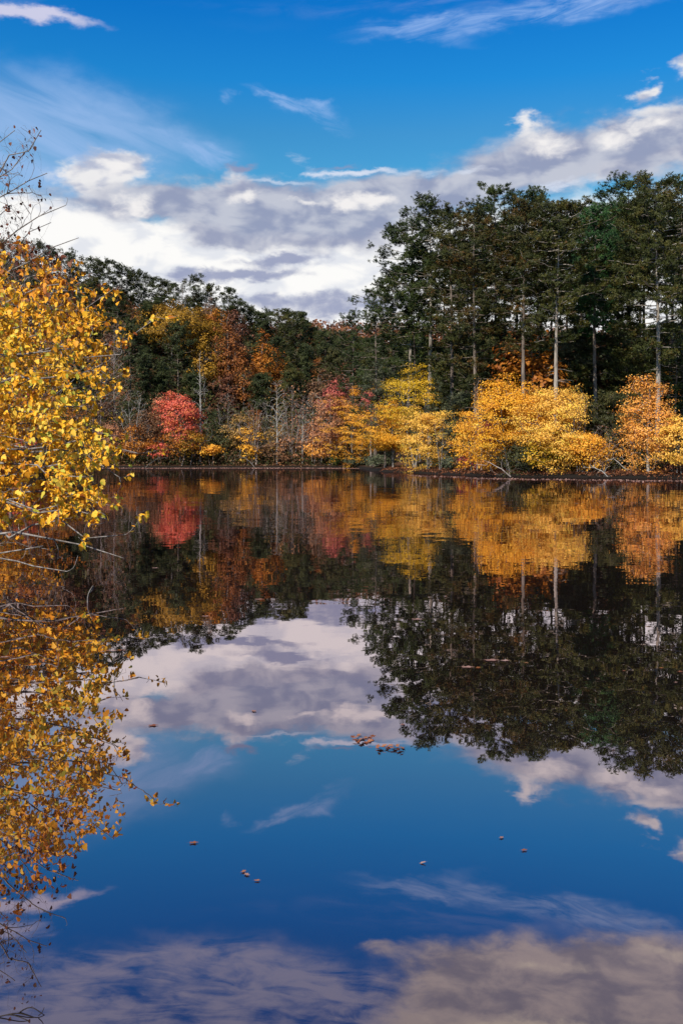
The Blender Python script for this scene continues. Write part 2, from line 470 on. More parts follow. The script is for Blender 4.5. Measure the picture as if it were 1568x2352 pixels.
def water_material(w):
    g = w.n('ShaderNodeNewGeometry').outputs['Position']
    mp = w.n('ShaderNodeMapping'); w.put(mp.inputs[0], g); mp.inputs['Scale'].default_value = (0.75, 1.0, 1.0)
    n1 = w.noise(mp.outputs[0], 1.1, 3, 0.5, 0.3).outputs['Color']
    n2 = w.noise(mp.outputs[0], 6.0, 3, 0.55, 0.3).outputs['Color']
    patch = w.smooth(w.noise(g, 0.07, 3, 0.5).outputs['Fac'], 0.35, 0.65, 0.35, 1.35)
    sp = w.n('ShaderNodeSeparateXYZ'); w.put(sp.inputs[0], g)
    far = w.smooth(sp.outputs[1], 4.0, 45.0, 0.42, 1.0)

    def vm(op, a, b):
        nd = w.n('ShaderNodeVectorMath', operation=op); w.put(nd.inputs[0], a)
        if op == 'SCALE': w.put(nd.inputs['Scale'], b)
        elif b is not None: w.put(nd.inputs[1], b)
        return nd.outputs[0]
    s = vm('ADD', vm('SCALE', vm('SUBTRACT', n1, (.5, .5, .5)), 0.024), vm('SCALE', vm('SUBTRACT', n2, (.5, .5, .5)), 0.022))
    s = vm('SCALE', s, w.mul(patch, far))
    # rings spreading from the twig that stands in the water on the left
    nrm = vm('NORMALIZE', vm('ADD', vm('MULTIPLY', s, (1, 1, 0)), (0, 0, 1)), None)
    lw = w.n('ShaderNodeLayerWeight'); lw.inputs[0].default_value = 0.5
    fac = w.ramp(lw.outputs['Facing'], [(0.0, (.04,) * 3), (0.45, (.28,) * 3), (0.55, (.38,) * 3), (0.66, (.50,) * 3), (0.80, (.62,) * 3), (0.92, (.66,) * 3), (1.0, (.68,) * 3)])
    gl = w.n('ShaderNodeBsdfGlossy'); gl.inputs['Roughness'].default_value = 0.004
    w.put(gl.inputs['Color'], (1.0, 0.86, 0.90, 1)); w.put(gl.inputs['Normal'], nrm)
    df = w.n('ShaderNodeBsdfDiffuse'); df.inputs[0].default_value = (.011, .008, .007, 1)
    mx = w.n('ShaderNodeMixShader'); w.put(mx.inputs[0], fac)
    w.t.links.new(df.outputs[0], mx.inputs[1]); w.t.links.new(gl.outputs[0], mx.inputs[2])
    return mx.outputs[0]


wx = np.linspace(-90, 90, 4); wy = np.linspace(-1.5, 175, 4)
tag(grid_sheet('lake_water', wx, wy, lambda x, y: 0 * x, mat('lake_water', water_material)), kind='structure')


# ------------------------------------------------------------------ tree building
def tubes(lines, sides):
    """lines: list of (pts (n,3), radii (n,)); returns verts, faces, counts"""
    by = {}
    for p, r in lines:
        by.setdefault(len(p), []).append((p, r))
    V, F, off = [], [], 0
    ang = np.arange(sides) * 2 * math.pi / sides
    for n, lst in by.items():
        P = np.array([a for a, _ in lst]); Rr = np.array([b for _, b in lst])
        T = np.gradient(P, axis=1)
        T /= np.linalg.norm(T, axis=2, keepdims=True) + 1e-9
        ref = np.where(np.abs(T[:, :1, 2:3]) > 0.8, np.array([[[1.0, 0, 0]]]), np.array([[[0, 0, 1.0]]]))
        A = np.cross(T, np.broadcast_to(ref, T.shape)); A /= np.linalg.norm(A, axis=2, keepdims=True) + 1e-9
        B = np.cross(T, A)
        ring = P[:, :, None, :] + Rr[:, :, None, None] * (A[:, :, None, :] * np.cos(ang)[None, None, :, None] + B[:, :, None, :] * np.sin(ang)[None, None, :, None])
        b = len(lst)
        V.append(ring.reshape(-1, 3))
        i = np.arange(b)[:, None, None] * n * sides + np.arange(n - 1)[None, :, None] * sides
        k = np.arange(sides)[None, None, :]; k2 = (k + 1) % sides
        q = np.stack([i + k, i + k2, i + k2 + sides, i + k + sides], -1).reshape(-1, 4) + off
        F.append(q)
        off += b * n * sides
    if not V:
        return np.zeros((0, 3)), np.zeros(0, int), np.zeros(0, int)
    F = np.concatenate(F)
    return np.concatenate(V), F.ravel(), np.full(len(F), 4)


def join(parts):
    V, F, K, off = [], [], [], 0
    for v, f, k in parts:
        if len(v) == 0: continue
        V.append(v); F.append(f + off); K.append(k); off += len(v)
    return np.concatenate(V), np.concatenate(F), np.concatenate(K)


def rand_rot(rng, n, updown=1.0):
    """n random frames; updown > 1 presses the normals towards vertical"""
    nr = rng.normal(size=(n, 3)); nr[:, 2] = np.abs(nr[:, 2]) * updown
    nr /= np.linalg.norm(nr, axis=1, keepdims=True)
    t = rng.normal(size=(n, 3)); t -= (t * nr).sum(1, keepdims=True) * nr
    t /= np.linalg.norm(t, axis=1, keepdims=True) + 1e-9
    return t, np.cross(nr, t), nr


LEAF_Q = (np.array([(-.5, 0, 0), (-.1, .36, .05), (.55, 0, -.04), (-.1, -.36, .05)]), [(0, 1, 2, 3)])
LEAF_T = (np.array([(-.5, -.22, 0), (.5, -.05, 0), (-.25, .42, .04)]), [(0, 1, 2)])
LEAF_BIG = (np.array([(-.5, 0, 0), (-.05, 0, -.03), (.55, 0, -.10), (-.42, .26, .03), (-.16, .44, .07), (.06, .27, .04), (.22, .30, .03), (.42, .13, -.04),
                      (-.42, -.26, .03), (-.16, -.44, .07), (.06, -.27, .04), (.22, -.30, .03), (.42, -.13, -.04)]),
            [(0, 1, 4, 3), (1, 6, 5, 4), (1, 2, 7, 6), (0, 8, 9, 1), (1, 9, 10, 11), (1, 11, 12, 2)])


def leaves(cent, size, rng, tone, shape=LEAF_Q, updown=1.0, frames=None):
    n = len(cent)
    t, b, nr = frames if frames is not None else rand_rot(rng, n, updown)
    tv, tf = shape
    s = size[:, None, None]
    v = cent[:, None, :] + s * (tv[None, :, 0:1] * t[:, None, :] + tv[None, :, 1:2] * b[:, None, :] + tv[None, :, 2:3] * nr[:, None, :])
    k = len(tf[0])
    f = (np.arange(n)[:, None, None] * len(tv) + np.array(tf)[None]).reshape(-1)
    return v.reshape(-1, 3), f, np.full(n * len(tf), k), np.repeat(tone, len(tf))


def spikes(cent, dirs, length, width, tone, rng, out=None):
    n = len(cent)
    side = np.cross(dirs, rng.normal(size=(n, 3)) * (1 if out is None else .45) + (0 if out is None else out)); side /= np.linalg.norm(side, axis=1, keepdims=True) + 1e-9
    a = cent - side * width[:, None] * .35; b = cent + side * width[:, None] * .35
    mid = cent + dirs * length[:, None] * .55
    c = cent + dirs * length[:, None]
    v = np.stack([a, mid - side * width[:, None] * .5, c, mid + side * width[:, None] * .5, b], 1).reshape(-1, 3)
    f = np.arange(n * 5)
    return v, f, np.full(n, 5), tone


class Skel:
    def __init__(s, rng):
        s.rng = rng; s.P = np.zeros((20000, 3)); s.T = np.zeros((20000, 3)); s.Rd = np.zeros(20000); s.own = np.zeros(20000, int)
        s.n = 0; s.lines = []; s.owner = []

    def add(s, pts, rad, own=0):
        k = len(pts)
        t = np.gradient(pts, axis=0); t /= np.linalg.norm(t, axis=1, keepdims=True) + 1e-9
        if s.n + k < len(s.P):
            s.P[s.n:s.n + k] = pts; s.T[s.n:s.n + k] = t; s.Rd[s.n:s.n + k] = rad; s.own[s.n:s.n + k] = own
            s.n += k
        s.lines.append((pts, rad)); s.owner.append(own)

    def bez(s, a, c, b, n, jit=0.03):
        u = np.linspace(0, 1, n)[:, None]
        p = (1 - u) ** 2 * a + 2 * u * (1 - u) * c + u ** 2 * b
        Lg = np.linalg.norm(b - a)
        j = s.rng.normal(size=(n, 3)) * jit * Lg; j[0] = 0
        return p + j * np.minimum(1, u * 2)

    def grow(s, pts, rmax, rmin, n=5, asc=0.35, pen=2.5, keep=0.4, sag=0.0, lo=0, rtip=None, own_new=False, maxlen=None):
        """every attractor point is joined to the best node of the skeleton so far"""
        ends = []
        for p in pts:
            N = s.n
            d = p - s.P[lo:N]
            dist = np.linalg.norm(d, axis=1)
            hor = np.hypot(d[:, 0], d[:, 1])
            cost = dist * (1 + np.clip(asc * hor - d[:, 2], 0, None) / (dist + .1) * pen)
            i = int(np.argmin(cost)) + lo
            q = s.P[i]; Lg = dist[i - lo]
            if Lg < 0.04 or (maxlen and Lg > maxlen):
                continue
            c = q + s.T[i] * Lg * keep + (p - q) * (0.5 - keep * 0.3)
            c[2] -= sag * Lg
            line = s.bez(q, c, p, n)
            r0 = min(s.Rd[i] * 0.8, rmax); r1 = min(rmin, r0) if rtip is None else min(rtip, r0)
            own = (max(s.owner) + 1) if own_new else s.own[i]
            s.add(line, np.linspace(r0, r1, n), own)
            ends.append((p, len(s.lines) - 1))
        return ends


def trunk_line(H, lean, rng, r0, r1, n=12, sway=0.12, root=True):
    u = np.linspace(0, 1, n)
    ph = rng.uniform(0, 6, 2)
    x = lean[0] * u + sway * np.sin(u * 4 + ph[0]) * u; y = lean[1] * u + sway * np.sin(u * 3.4 + ph[1]) * u
    z = u * (H + 0.4) - 0.4
    r = r0 + (r1 - r0) * u ** 0.85
    if root: r[0] *= 1.45; r[1] *= 1.03
    return np.stack([x, y, z], 1), r


def lumpy(rng, k=9, amp=.28):
    dv = rng.normal(size=(k, 3)); dv /= np.linalg.norm(dv, axis=1, keepdims=True)
    a = rng.uniform(-amp, amp, k)
    return lambda d: 1 + (np.exp((d @ dv.T - 1) * 6) * a).sum(1)


def make_broadleaf(name, H, W, base, pal, bk, rng, ncl=300, per=22, ls=0.2, cs=0.45, flat=0.45, open_=0.0, trunks=1, detail=True, shape=1.0, tone_c=0.5, lean=(0, 0), mid=None, depth=1.0):
    """H height, W crown width, base height where the crown begins"""
    sk = Skel(rng)
    r0 = 0.012 * H + 0.04
    for k in range(trunks):
        a = rng.uniform(0, 6.28); ln = (lean[0] + (0 if trunks == 1 else math.cos(a) * W * .22), lean[1] + (0 if trunks == 1 else math.sin(a) * W * .22))
        p, r = trunk_line(H * (0.86 if trunks == 1 else rng.uniform(.6, .85)), ln, rng, r0 * (1 if trunks == 1 else .7), r0 * .25)
        p[:, :2] += rng.normal(size=2) * (0 if trunks == 1 else W * .05)
        sk.add(p, r)
    cz = (H + base) / 2; hz = (H - base) / 2
    lump = lumpy(rng, 18, .55)

    def env(m, lo, hi):
        d = rng.normal(size=(m, 3)); d /= np.linalg.norm(d, axis=1, keepdims=True)
        rad = rng.uniform(lo ** 2, hi ** 2, m) ** .5 * lump(d)
        q = d * rad[:, None]
        w_ = W / 2 * np.where(q[:, 2] > 0, (1 - np.clip(q[:, 2], 0, 1)) ** 0.15 * 1.0, 1.0) ** shape
        return np.stack([q[:, 0] * w_ + lean[0] * .7, q[:, 1] * w_ * depth + lean[1] * .7, cz + q[:, 2] * hz], 1)
    sk.grow(env(10, .45, .7), r0 * .5, r0 * .2, 6, asc=.5)
    sk.grow(env(34, .55, .9), r0 * .3, r0 * .1, 5, asc=.35)
    C3 = env(ncl, .35 if not open_ else .5, 1.0)
    ph = rng.uniform(0, 6, 3); fr = 5.2 / max(2.5, min(W, H - base))
    hole = np.sin(C3[:, 0] * fr * 2 + ph[0]) * np.sin(C3[:, 1] * fr * 1.6 + ph[1]) + .8 * np.sin(C3[:, 2] * fr * 2.6 + ph[2] + C3[:, 0] * fr)
    C3 = C3[hole > -.62]
    if open_:
        C3 = C3[rng.uniform(size=len(C3)) > open_]
    sk.grow(C3 if detail else C3[::3], r0 * .16, .012, 4, asc=.2)
    m = len(C3) * per
    g = rng.normal(size=(m, 3)) * np.array([cs, cs, cs * flat])
    rr = np.hypot(g[:, 0], g[:, 1]); g[:, 2] -= rr * 0.15
    cent = np.repeat(C3, per, 0) + g
    tone = np.clip(np.repeat(tone_c + rng.normal(size=len(C3)) * .17, per) + rng.normal(size=m) * .13, 0, 1)
    ow = cent - np.array([lean[0] * .7, lean[1] * .7, cz - hz * .2]); ow /= np.linalg.norm(ow, axis=1, keepdims=True) + 1e-9
    gg = g / (np.linalg.norm(g, axis=1, keepdims=True) + 1e-9)
    nn = ow * .7 + gg * .5 + rng.normal(size=(m, 3)) * .42 + [0, 0, .35]
    nn /= np.linalg.norm(nn, axis=1, keepdims=True)
    t1 = rng.normal(size=(m, 3)); t1 -= (t1 * nn).sum(1, keepdims=True) * nn; t1 /= np.linalg.norm(t1, axis=1, keepdims=True) + 1e-9
    lv = leaves(cent, rng.uniform(.7, 1.3, m) * ls, rng, tone, LEAF_Q, 1.3, frames=(t1, np.cross(nn, t1), nn))
    tb = [tubes(sk.lines[:trunks], 8), tubes(sk.lines[trunks:trunks + 44], 5), tubes(sk.lines[trunks + 44:], 3)]
    return dict(trunk=join(tb), crown=lv, pal=pal, bark=bk)


def make_pine(name, H, Rc, cb, pal, bk, rng, nprim=70, nsec=2400, per=18, ps=0.27, tone_c=.45, lean=(0, 0), top=1.0, dead=8, onesided=None, wide=1.0, pad=13, padr=1.25):
    sk = Skel(rng)
    r0 = 0.0105 * H + .03
    p, r = trunk_line(H * .95, lean, rng, r0, .03, 16, .25)
    sk.add(p, r)
    zb = H * cb
    tr = lambda z: np.array([np.interp(z, p[:, 2], p[:, 0]), np.interp(z, p[:, 2], p[:, 1]), z])
    poms = []
    az = rng.uniform(0, 6.28)
    for i in range(nprim):
        t = ((i + rng.uniform(0, 1)) / nprim) ** 0.74
        z = zb + (H * .965 - zb) * t
        Lb = Rc * (1 - max(0, (t - .5) / .52) ** 2.6) ** .5 * (0.50 + .50 * min(1, t / .35)) * rng.uniform(.5, 1.12) * top
        Lb = max(Lb, 0.9)
        az += 2.4 + rng.normal() * .5
        if onesided is not None and rng.uniform() < .35: az = onesided + rng.normal() * .5
        rise = (0.04 + .42 * t ** 1.8) * rng.uniform(.5, 1.3) - .10 * (t < .3)
        a = tr(z); d = np.array([math.cos(az), math.sin(az), 0])
        b = a + d * Lb + np.array([0, 0, Lb * rise])
        b[2] = min(b[2], H)
        c = a + d * Lb * .55 + np.array([0, 0, Lb * (rise * .15 - .04)])
        ln = sk.bez(a, c, b, 7, .025)
        rb = min(.012 * Lb + .02, .09)
        sk.add(ln, np.linspace(rb * .8, .012, 7))
        k = max(3, int(nsec * Lb / (Rc * nprim * .72)))
        kp = max(2, k // pad)
        u = rng.uniform(.12, 1.03, kp) ** .65
        base_p = np.array([np.interp(u * 6, range(7), ln[:, j]) for j in range(3)]).T
        sp = rng.normal(size=(kp, 3)) * np.array([.16 + .12 * Lb, .16 + .12 * Lb, .16 + .05 * Lb]) * wide
        sp[:, 2] += .10
        base_p = np.repeat(base_p + sp, pad, 0)
        sp = rng.normal(size=base_p.shape) * np.array([.25, .25, .17]) * padr
        poms.append(base_p + sp)
    for i in range(dead):
        z = zb * rng.uniform(.45, 1.05); azd = rng.uniform(0, 6.28); Ld = rng.uniform(.4, 1.7)
        a = tr(z); d = np.array([math.cos(azd), math.sin(azd), rng.uniform(-.1, .3)])
        sk.add(sk.bez(a, a + d * Ld * .5 + [0, 0, .1], a + d * Ld - [0, 0, .15 * Ld], 5, .04), np.linspace(.028, .008, 5))
    nl0 = len(sk.lines)
    tp_ = tr(H * .95); poms.append(tp_ + rng.normal(size=(26, 3)) * np.array([.45, .45, .28]) + [0, 0, -.1])
    poms = np.concatenate(poms)
    sel = rng.uniform(size=len(poms)) < .55
    lo = sk.n
    sk2 = poms[sel]
    sk.grow(sk2[rng.permutation(len(sk2))[:300]], .022, .01, 3, asc=0, pen=1.0, lo=16)
    m = len(poms) * per
    d = rng.normal(size=(m, 3)); d[:, 2] = d[:, 2] * .75 + .35
    d /= np.linalg.norm(d, axis=1, keepdims=True)
    cent = np.repeat(poms, per, 0) + d * ps * .12
    tone = np.clip(np.repeat(tone_c + rng.normal(size=len(poms)) * .12 + .16 * np.sin(poms[:, 2] * 1.3 + poms[:, 0] * .9), per) + rng.normal(size=m) * .07, 0, 1)
    sc_ = np.repeat(rng.uniform(.7, 1.25, len(poms)), per)
    ow = cent - np.stack([np.interp(cent[:, 2], p[:, 2], p[:, 0]), np.interp(cent[:, 2], p[:, 2], p[:, 1]), cent[:, 2]], 1)
    ow /= np.linalg.norm(ow, axis=1, keepdims=True) + .3
    ow[:, 2] += .75
    lv = spikes(cent, d, ps * sc_ * rng.uniform(.7, 1.1, m), ps * .19 * sc_, tone, rng, ow)
    tb = [tubes(sk.lines[:1], 9), tubes(sk.lines[1:nl0], 5), tubes(sk.lines[nl0:], 3)]
    return dict(trunk=join(tb), crown=lv, pal=pal, bark=bk)


def make_bare(name, H, W, bk, rng, pal=None, nleaf=0, ls=.2, base=.3, trunks=1, ntw=240, asc=.9, r0=None, tw=.018, tone_c=.5, n2=30, cone=False, rtip=None):
    sk = Skel(rng)
    r0 = r0 or (0.010 * H + .03)
    for k in range(trunks):
        a = rng.uniform(0, 6.28); s_ = 0 if trunks == 1 else W * .3
        p, r = trunk_line(H * (.93 if trunks == 1 else rng.uniform(.7, .95)), (math.cos(a) * s_, math.sin(a) * s_ * .6), rng, r0 * (1 if trunks == 1 else .65), r0 * .15)
        p[:, :2] += rng.normal(size=2) * (0 if trunks == 1 else .3)
        sk.add(p, r)

    def env(m, lo, hi):
        z = rng.uniform(base, 1.0, m)
        a = rng.uniform(0, 6.28, m)
        t = (z - base) / (1 - base)
        prof = (1 - t) ** .75 * (.5 + .5 * np.minimum(1, t * 5)) if cone else np.sin(np.clip(t, 0, 1) ** .8 * math.pi * .88 + .12) ** .7
        rr = W / 2 * rng.uniform(lo, hi, m) * prof
        return np.stack([np.cos(a) * rr, np.sin(a) * rr, z * H], 1)
    sk.grow(env(12, .55, .95), r0 * .42, r0 * .14, 6, asc=asc)
    sk.grow(env(n2, .6, 1.0), r0 * .25, tw * 1.3, 5, asc=asc * .8)
    ends = sk.grow(env(ntw, .3, 1.12), tw * 1.3, tw * .5, 4, asc=asc * .6, rtip=tw * .4)
    k = trunks + 12
    out = dict(trunk=join([tubes(sk.lines[:trunks], 7), tubes(sk.lines[trunks:k], 5), tubes(sk.lines[k:], 3)]), bark=bk, pal=pal)
    if pal and nleaf:
        e = np.array([q for q, _ in ends])
        cent = e[rng.integers(0, len(e), nleaf)] + rng.normal(size=(nleaf, 3)) * np.array([.35, .35, .2]) * (ls / .2)
        tone = np.clip(tone_c + rng.normal(size=nleaf) * .22, 0, 1)
        out['crown'] = leaves(cent, rng.uniform(.6, 1.2, nleaf) * ls, rng, tone, LEAF_Q, 1.2)
    return out


def plant(name, data, loc, label, cat, group=None, rz=0.0, scale=1.0, trunk_name='trunk', crown_name='crown'):
    root = empty(name, loc, rz)
    if scale != 1.0: root.scale = (scale,) * 3
    tag(root, label, cat, group)
    v, f, k = data['trunk']
    mesh_obj(trunk_name, v, f, k, bark(data['bark']), root, smooth=True)
    if data.get('crown') is not None:
        v, f, k, t = data['crown']
        mesh_obj(crown_name, v, f, k, L(data['pal']), root, tone=t)
    return root


def copy_tree(o, loc, rz, scale, label, group=None):
    c = o.copy(); C.objects.link(c)
    c.location = loc; c.rotation_euler = (0, 0, rz)
    c.scale = scale if hasattr(scale, '__len__') else (scale,) * 3
    c['label'] = label
    if group: c['group'] = group
    for ch in list(o.children):
        d = ch.copy(); C.objects.link(d); d.parent = c
    return c


def wx_(px, Y): return (px - CXP) / FP * Y
def wz_(py, Y): return CH + (HYP - py) / FP * Y
def gz(x, y): return float(terrain(np.array([x]), np.array([y]))[0])
def gen(seed): return np.random.default_rng(seed)


NAMED = []            # (px, top, bottom, width, Y): what the filling of the forest must not hide


def spot(px, top, Y, bottom=None, width=60):
    while lake_sd(np.array([wx_(px, Y)]), np.array([Y]))[0] < 1.3:
        Y += 0.5
    x = wx_(px, Y); z = gz(x, Y)
    NAMED.append((px, top, bottom if bottom else HYP, width, Y))
    return x, Y, z, wz_(top, Y) - z

#@@PLANTS

# ------------------------------------------------------------------ tall pines on the right bank
PINES = [  # px, top py, distance, crown radius, crown base, palette, bark, label
    (936, 495, 126, 5.6, .36, 'pine', 'pine_pale', 'leftmost tall pine of the stand, pale leaning trunk below an airy green crown'),
    (986, 438, 122, 4.2, .44, 'pine', 'pine_pale', 'second tall pine from the left, its crown standing higher than the leftmost pine'),
    (1036, 462, 114, 4.2, .22, 'pine_olive', 'pine', 'dull olive pine with rusty needles beside the second tall pine'),
    (1092, 470, 107, 4.3, .20, 'pine_rust', 'pine', 'brownest pine of the stand, dense rusty needles reaching low on the trunk'),
    (1138, 420, 114, 4.8, .42, 'pine', 'pine', 'broad dark pine forming the first high dome left of the rusty topped pine'),
    (1204, 447, 101, 3.9, .42, 'pine_rust', 'pine', 'pine with a rusty orange tinted top in the middle of the stand'),
    (1236, 426, 111, 3.8, .40, 'pine', 'pine', 'dark round headed pine rising just behind the rusty topped pine'),
    (1277, 446, 97, 4.0, .44, 'pine_olive', 'pine_pale', 'pine with a long straight pale trunk above the widest yellow tree'),
    (1326, 452, 113, 3.4, .50, 'pine_olive', 'pine', 'thin faint pine between the pale trunked pine and the bright green pine'),
    (1368, 465, 104, 3.8, .46, 'pine_bright', 'pine', 'bright fresh green pine, greenest crown of the stand'),
    (1416, 462, 110, 3.2, .46, 'pine', 'dark', 'slim dark pine with sky showing through beneath its crown, beside the bright green pine'),
    (1442, 393, 113, 4.4, .50, 'pine', 'dark', 'dark domed pine standing highest behind the big pine on the right'),
    (1508, 400, 95, 5.4, .32, 'pine_olive', 'pine_pale', 'biggest pine of the right side, pale trunk with wide level limbs'),
    (1566, 403, 106, 3.9, .34, 'pine', 'pine', 'dark pine cut by the right edge of the view'),
]
for i, (px, top, Y, Rc, cb, pal, bk, lab) in enumerate(PINES):
    x, Y, z, H = spot(px, top, Y, 860, 150)
    d = make_pine('pine_tree', H, Rc, cb, pal, bk, gen(100 + i), tone_c=.45, nsec=int(2600 * (Rc / 4) ** 1.6), lean=(.5 if i == 0 else R.normal() * .3, 0),
                  onesided=(math.pi if i == 0 else None), dead=12)
    plant('pine_tree', d, (x, Y, z), lab, 'pine tree', 'tall pines on the right bank')

# shorter evergreens at the foot of the stand
LOW = [
    (862, 655, 138, 5.2, .10, 'pine', 'short pine with long drooping limbs at the left foot of the tall stand'),
    (812, 708, 172, 4.4, .08, 'pine', 'small pine furthest left at the edge of the right stand, against the reddish ridge'),
    (884, 838, 124, 3.4, .06, 'dusty', 'grey green young pine behind the leftmost yellow trees of the right bank'),
    (1022, 872, 121, 2.8, .06, 'dusty', 'low grey green pine beside the yellow green tree'),
    (1052, 905, 112, 2.2, .06, 'dusty', 'small dusty green pine left of the tallest yellow tree'),
    (1000, 790, 128, 4.0, .10, 'pine', 'dark lower pine filling the gap behind the yellow green tree'),
    (1160, 800, 114, 4.0, .15, 'pine_olive', 'half height olive pine behind the tallest yellow tree'),
    (1310, 770, 108, 2.6, .10, 'dusty', 'half height pale grey green pine beside the pale straight trunk'),
    (1440, 800, 104, 3.0, .12, 'pine_olive', 'short pine beneath the sky gap on the right'),
    (1548, 790, 103, 3.8, .12, 'pine', 'short dark pine below the big pine at the right edge'),
    (1405, 915, 92, 2.6, .02, 'olive', 'drab olive tree between the widest yellow tree and the peach coloured tree'),
]
for i, (px, top, Y, Rc, cb, pal, lab) in enumerate(LOW):
    x, Y, z, H = spot(px, top, Y, 1000, 90)
    d = make_pine('pine_tree', H, Rc, cb, pal, 'pine', gen(150 + i), nprim=50, nsec=1700, per=13, ps=.28, dead=2)
    plant('pine_tree', d, (x, Y, z), lab, 'pine tree', 'short pines at the foot of the stand')

# ------------------------------------------------------------------ coloured trees along the right bank
#  px, top, bottom of crown, width px, distance, palette, clumps, openness, label
BANK = [
    (1156, 838, 1052, 168, 90, 'gold_deep', 420, .0, 'tallest golden yellow tree on the right bank, deep gold crown'),
    (1282, 878, 1062, 168, 87, 'gold_lime', 440, .0, 'widest bright yellow tree, beneath the pine with the pale straight trunk'),
    (1346, 985, 1072, 86, 84, 'orange', 150, .0, 'small orange yellow tree over the water at the right foot of the widest yellow tree'),
    (1085, 938, 1052, 76, 91, 'orange', 150, .15, 'small amber tree at the left foot of the tallest golden tree'),
    (986, 912, 1062, 100, 110, 'gold_lime', 250, .0, 'bright yellow and green tree hanging low over the water between two orange yellow ones'),
    (950, 832, 965, 104, 122, 'lime', 210, .1, 'higher yellow green tree just left of the low grey green pine'),
    (902, 930, 1078, 118, 117, 'gold_deep', 320, .0, 'dense orange yellow tree at the tip of the right bank'),
    (815, 908, 1058, 100, 169, 'orange', 300, .0, 'amber tree standing back beyond the tip of the right bank'),
    (1487, 862, 1066, 118, 84, 'peach', 250, .25, 'peach coloured tree with thin foliage and a pale trunk'),
    (1562, 955, 1068, 76, 82, 'gold_lime', 150, .1, 'yellow green tree cut by the right edge'),
    (1218, 1000, 1076, 76, 85, 'olive', 110, .1, 'olive bush under the tallest golden tree'),
    (1255, 1010, 1080, 66, 84, 'lime', 90, .1, 'small yellow green bush at the water under the widest yellow tree'),
    (1225, 905, 1000, 80, 93, 'orange', 150, .1, 'narrow amber tree between the tallest and the widest yellow trees'),
    (1126, 958, 1010, 30, 89, 'scarlet', 40, .1, 'small rust red sapling glowing inside the golden foliage'),
    (1440, 845, 930, 60, 108, 'rust_orange', 70, .4, 'thin rust orange tree seen between pine trunks on the right'),
    (1232, 822, 900, 90, 118, 'rust_orange', 110, .3, 'rust orange tree deep among the pine trunks in the middle'),
    (1500, 835, 885, 60, 112, 'orange', 70, .3, 'amber tree deep behind the trunk of the biggest pine'),
]
for i, (px, top, bot, wpx, Y, pal, ncl, op, lab) in enumerate(BANK):
    x, Y, z, H = spot(px, top, Y, bot, wpx)
    W = wpx * Y / FP; base = max(.2, wz_(bot, Y) - z - .5); ncl = int(ncl * 1.6)
    d = make_broadleaf('tree', H, W * 1.22, base, pal, 'pale' if pal == 'peach' else 'grey', gen(200 + i), ncl=ncl, per=44, ls=.145, cs=.44, flat=.27, open_=op,
                       trunks=1 if i in (6, 8) else 2, tone_c=.5)
    nm = 'bush' if 'bush' in lab else 'autumn_tree'
    plant(nm, d, (x, Y, z), lab, 'bush' if nm == 'bush' else 'tree', 'coloured trees on the right bank')

SHR = [
    (1076, 1036, 1078, 56, 88, 'magenta', 60, 'magenta red shrub at the water edge below the tallest golden tree'),
    (1197, 1036, 1084, 44, 84, 'dusty', 60, 'grey green shrub at the water edge below the olive bush'),
    (1036, 1048, 1078, 50, 92, 'dusty', 50, 'grey green shrub left of the magenta shrub'),
    (868, 1046, 1076, 70, 122, 'dusty', 70, 'low grey shrub at the tip of the right bank'),
    (1120, 1052, 1084, 50, 87, 'peach', 34, 'thin peach coloured shrub right of the magenta shrub'),
    (1545, 1052, 1084, 60, 81, 'redbrown', 40, 'thin red brown shrub on the bank at the right edge'),
    (768, 1047, 1064, 34, 167, 'shrub', 60, 'bright green rounded bush on the far shore'),
    (820, 1048, 1066, 60, 160, 'dusty', 60, 'pale green shrub on the far shore beside the bright green bush'),
]
for i, (px, top, bot, wpx, Y, pal, ncl, lab) in enumerate(SHR):
    x, Y, z, H = spot(px, top, Y, bot, wpx)
    d = make_broadleaf('shrub', H, wpx * Y / FP, .15, pal, 'grey', gen(260 + i), ncl=ncl, per=26, ls=.17 if Y < 130 else .24, cs=.26 if Y < 130 else .35, flat=.7, trunks=2)
    plant('shrub', d, (x, Y, z), lab, 'shrub', trunk_name='stem', crown_name='foliage')

# bare trees and fallen dead branches on the right bank
BARE_R = [
    (1330, 905, 88, 1.6, 'twig', None, 0, 'bare grey twiggy sapling rising from the right side of the widest yellow tree'),
    (1385, 975, 85, 3.4, 'twig', 'redbrown', 160, 'bare brown thicket between the widest yellow tree and the dead branches'),
    (1100, 860, 92, 1.8, 'twig', 'peach', 90, 'bare twiggy sapling sticking out left of the tallest golden tree'),
    (1018, 960, 96, 1.8, 'grey', None, 0, 'bare dark sapling beside the yellow green tree'),
]
for i, (px, top, Y, W, bk, pal, nl, lab) in enumerate(BARE_R):
    x, Y, z, H = spot(px, top, Y, None, 20)
    d = make_bare('bare_tree', H, W, bk, gen(300 + i), pal, nl, .15, base=.15, trunks=2, ntw=200, tw=.014)
    plant('bare_tree', d, (x, Y, z), lab, 'bare tree')


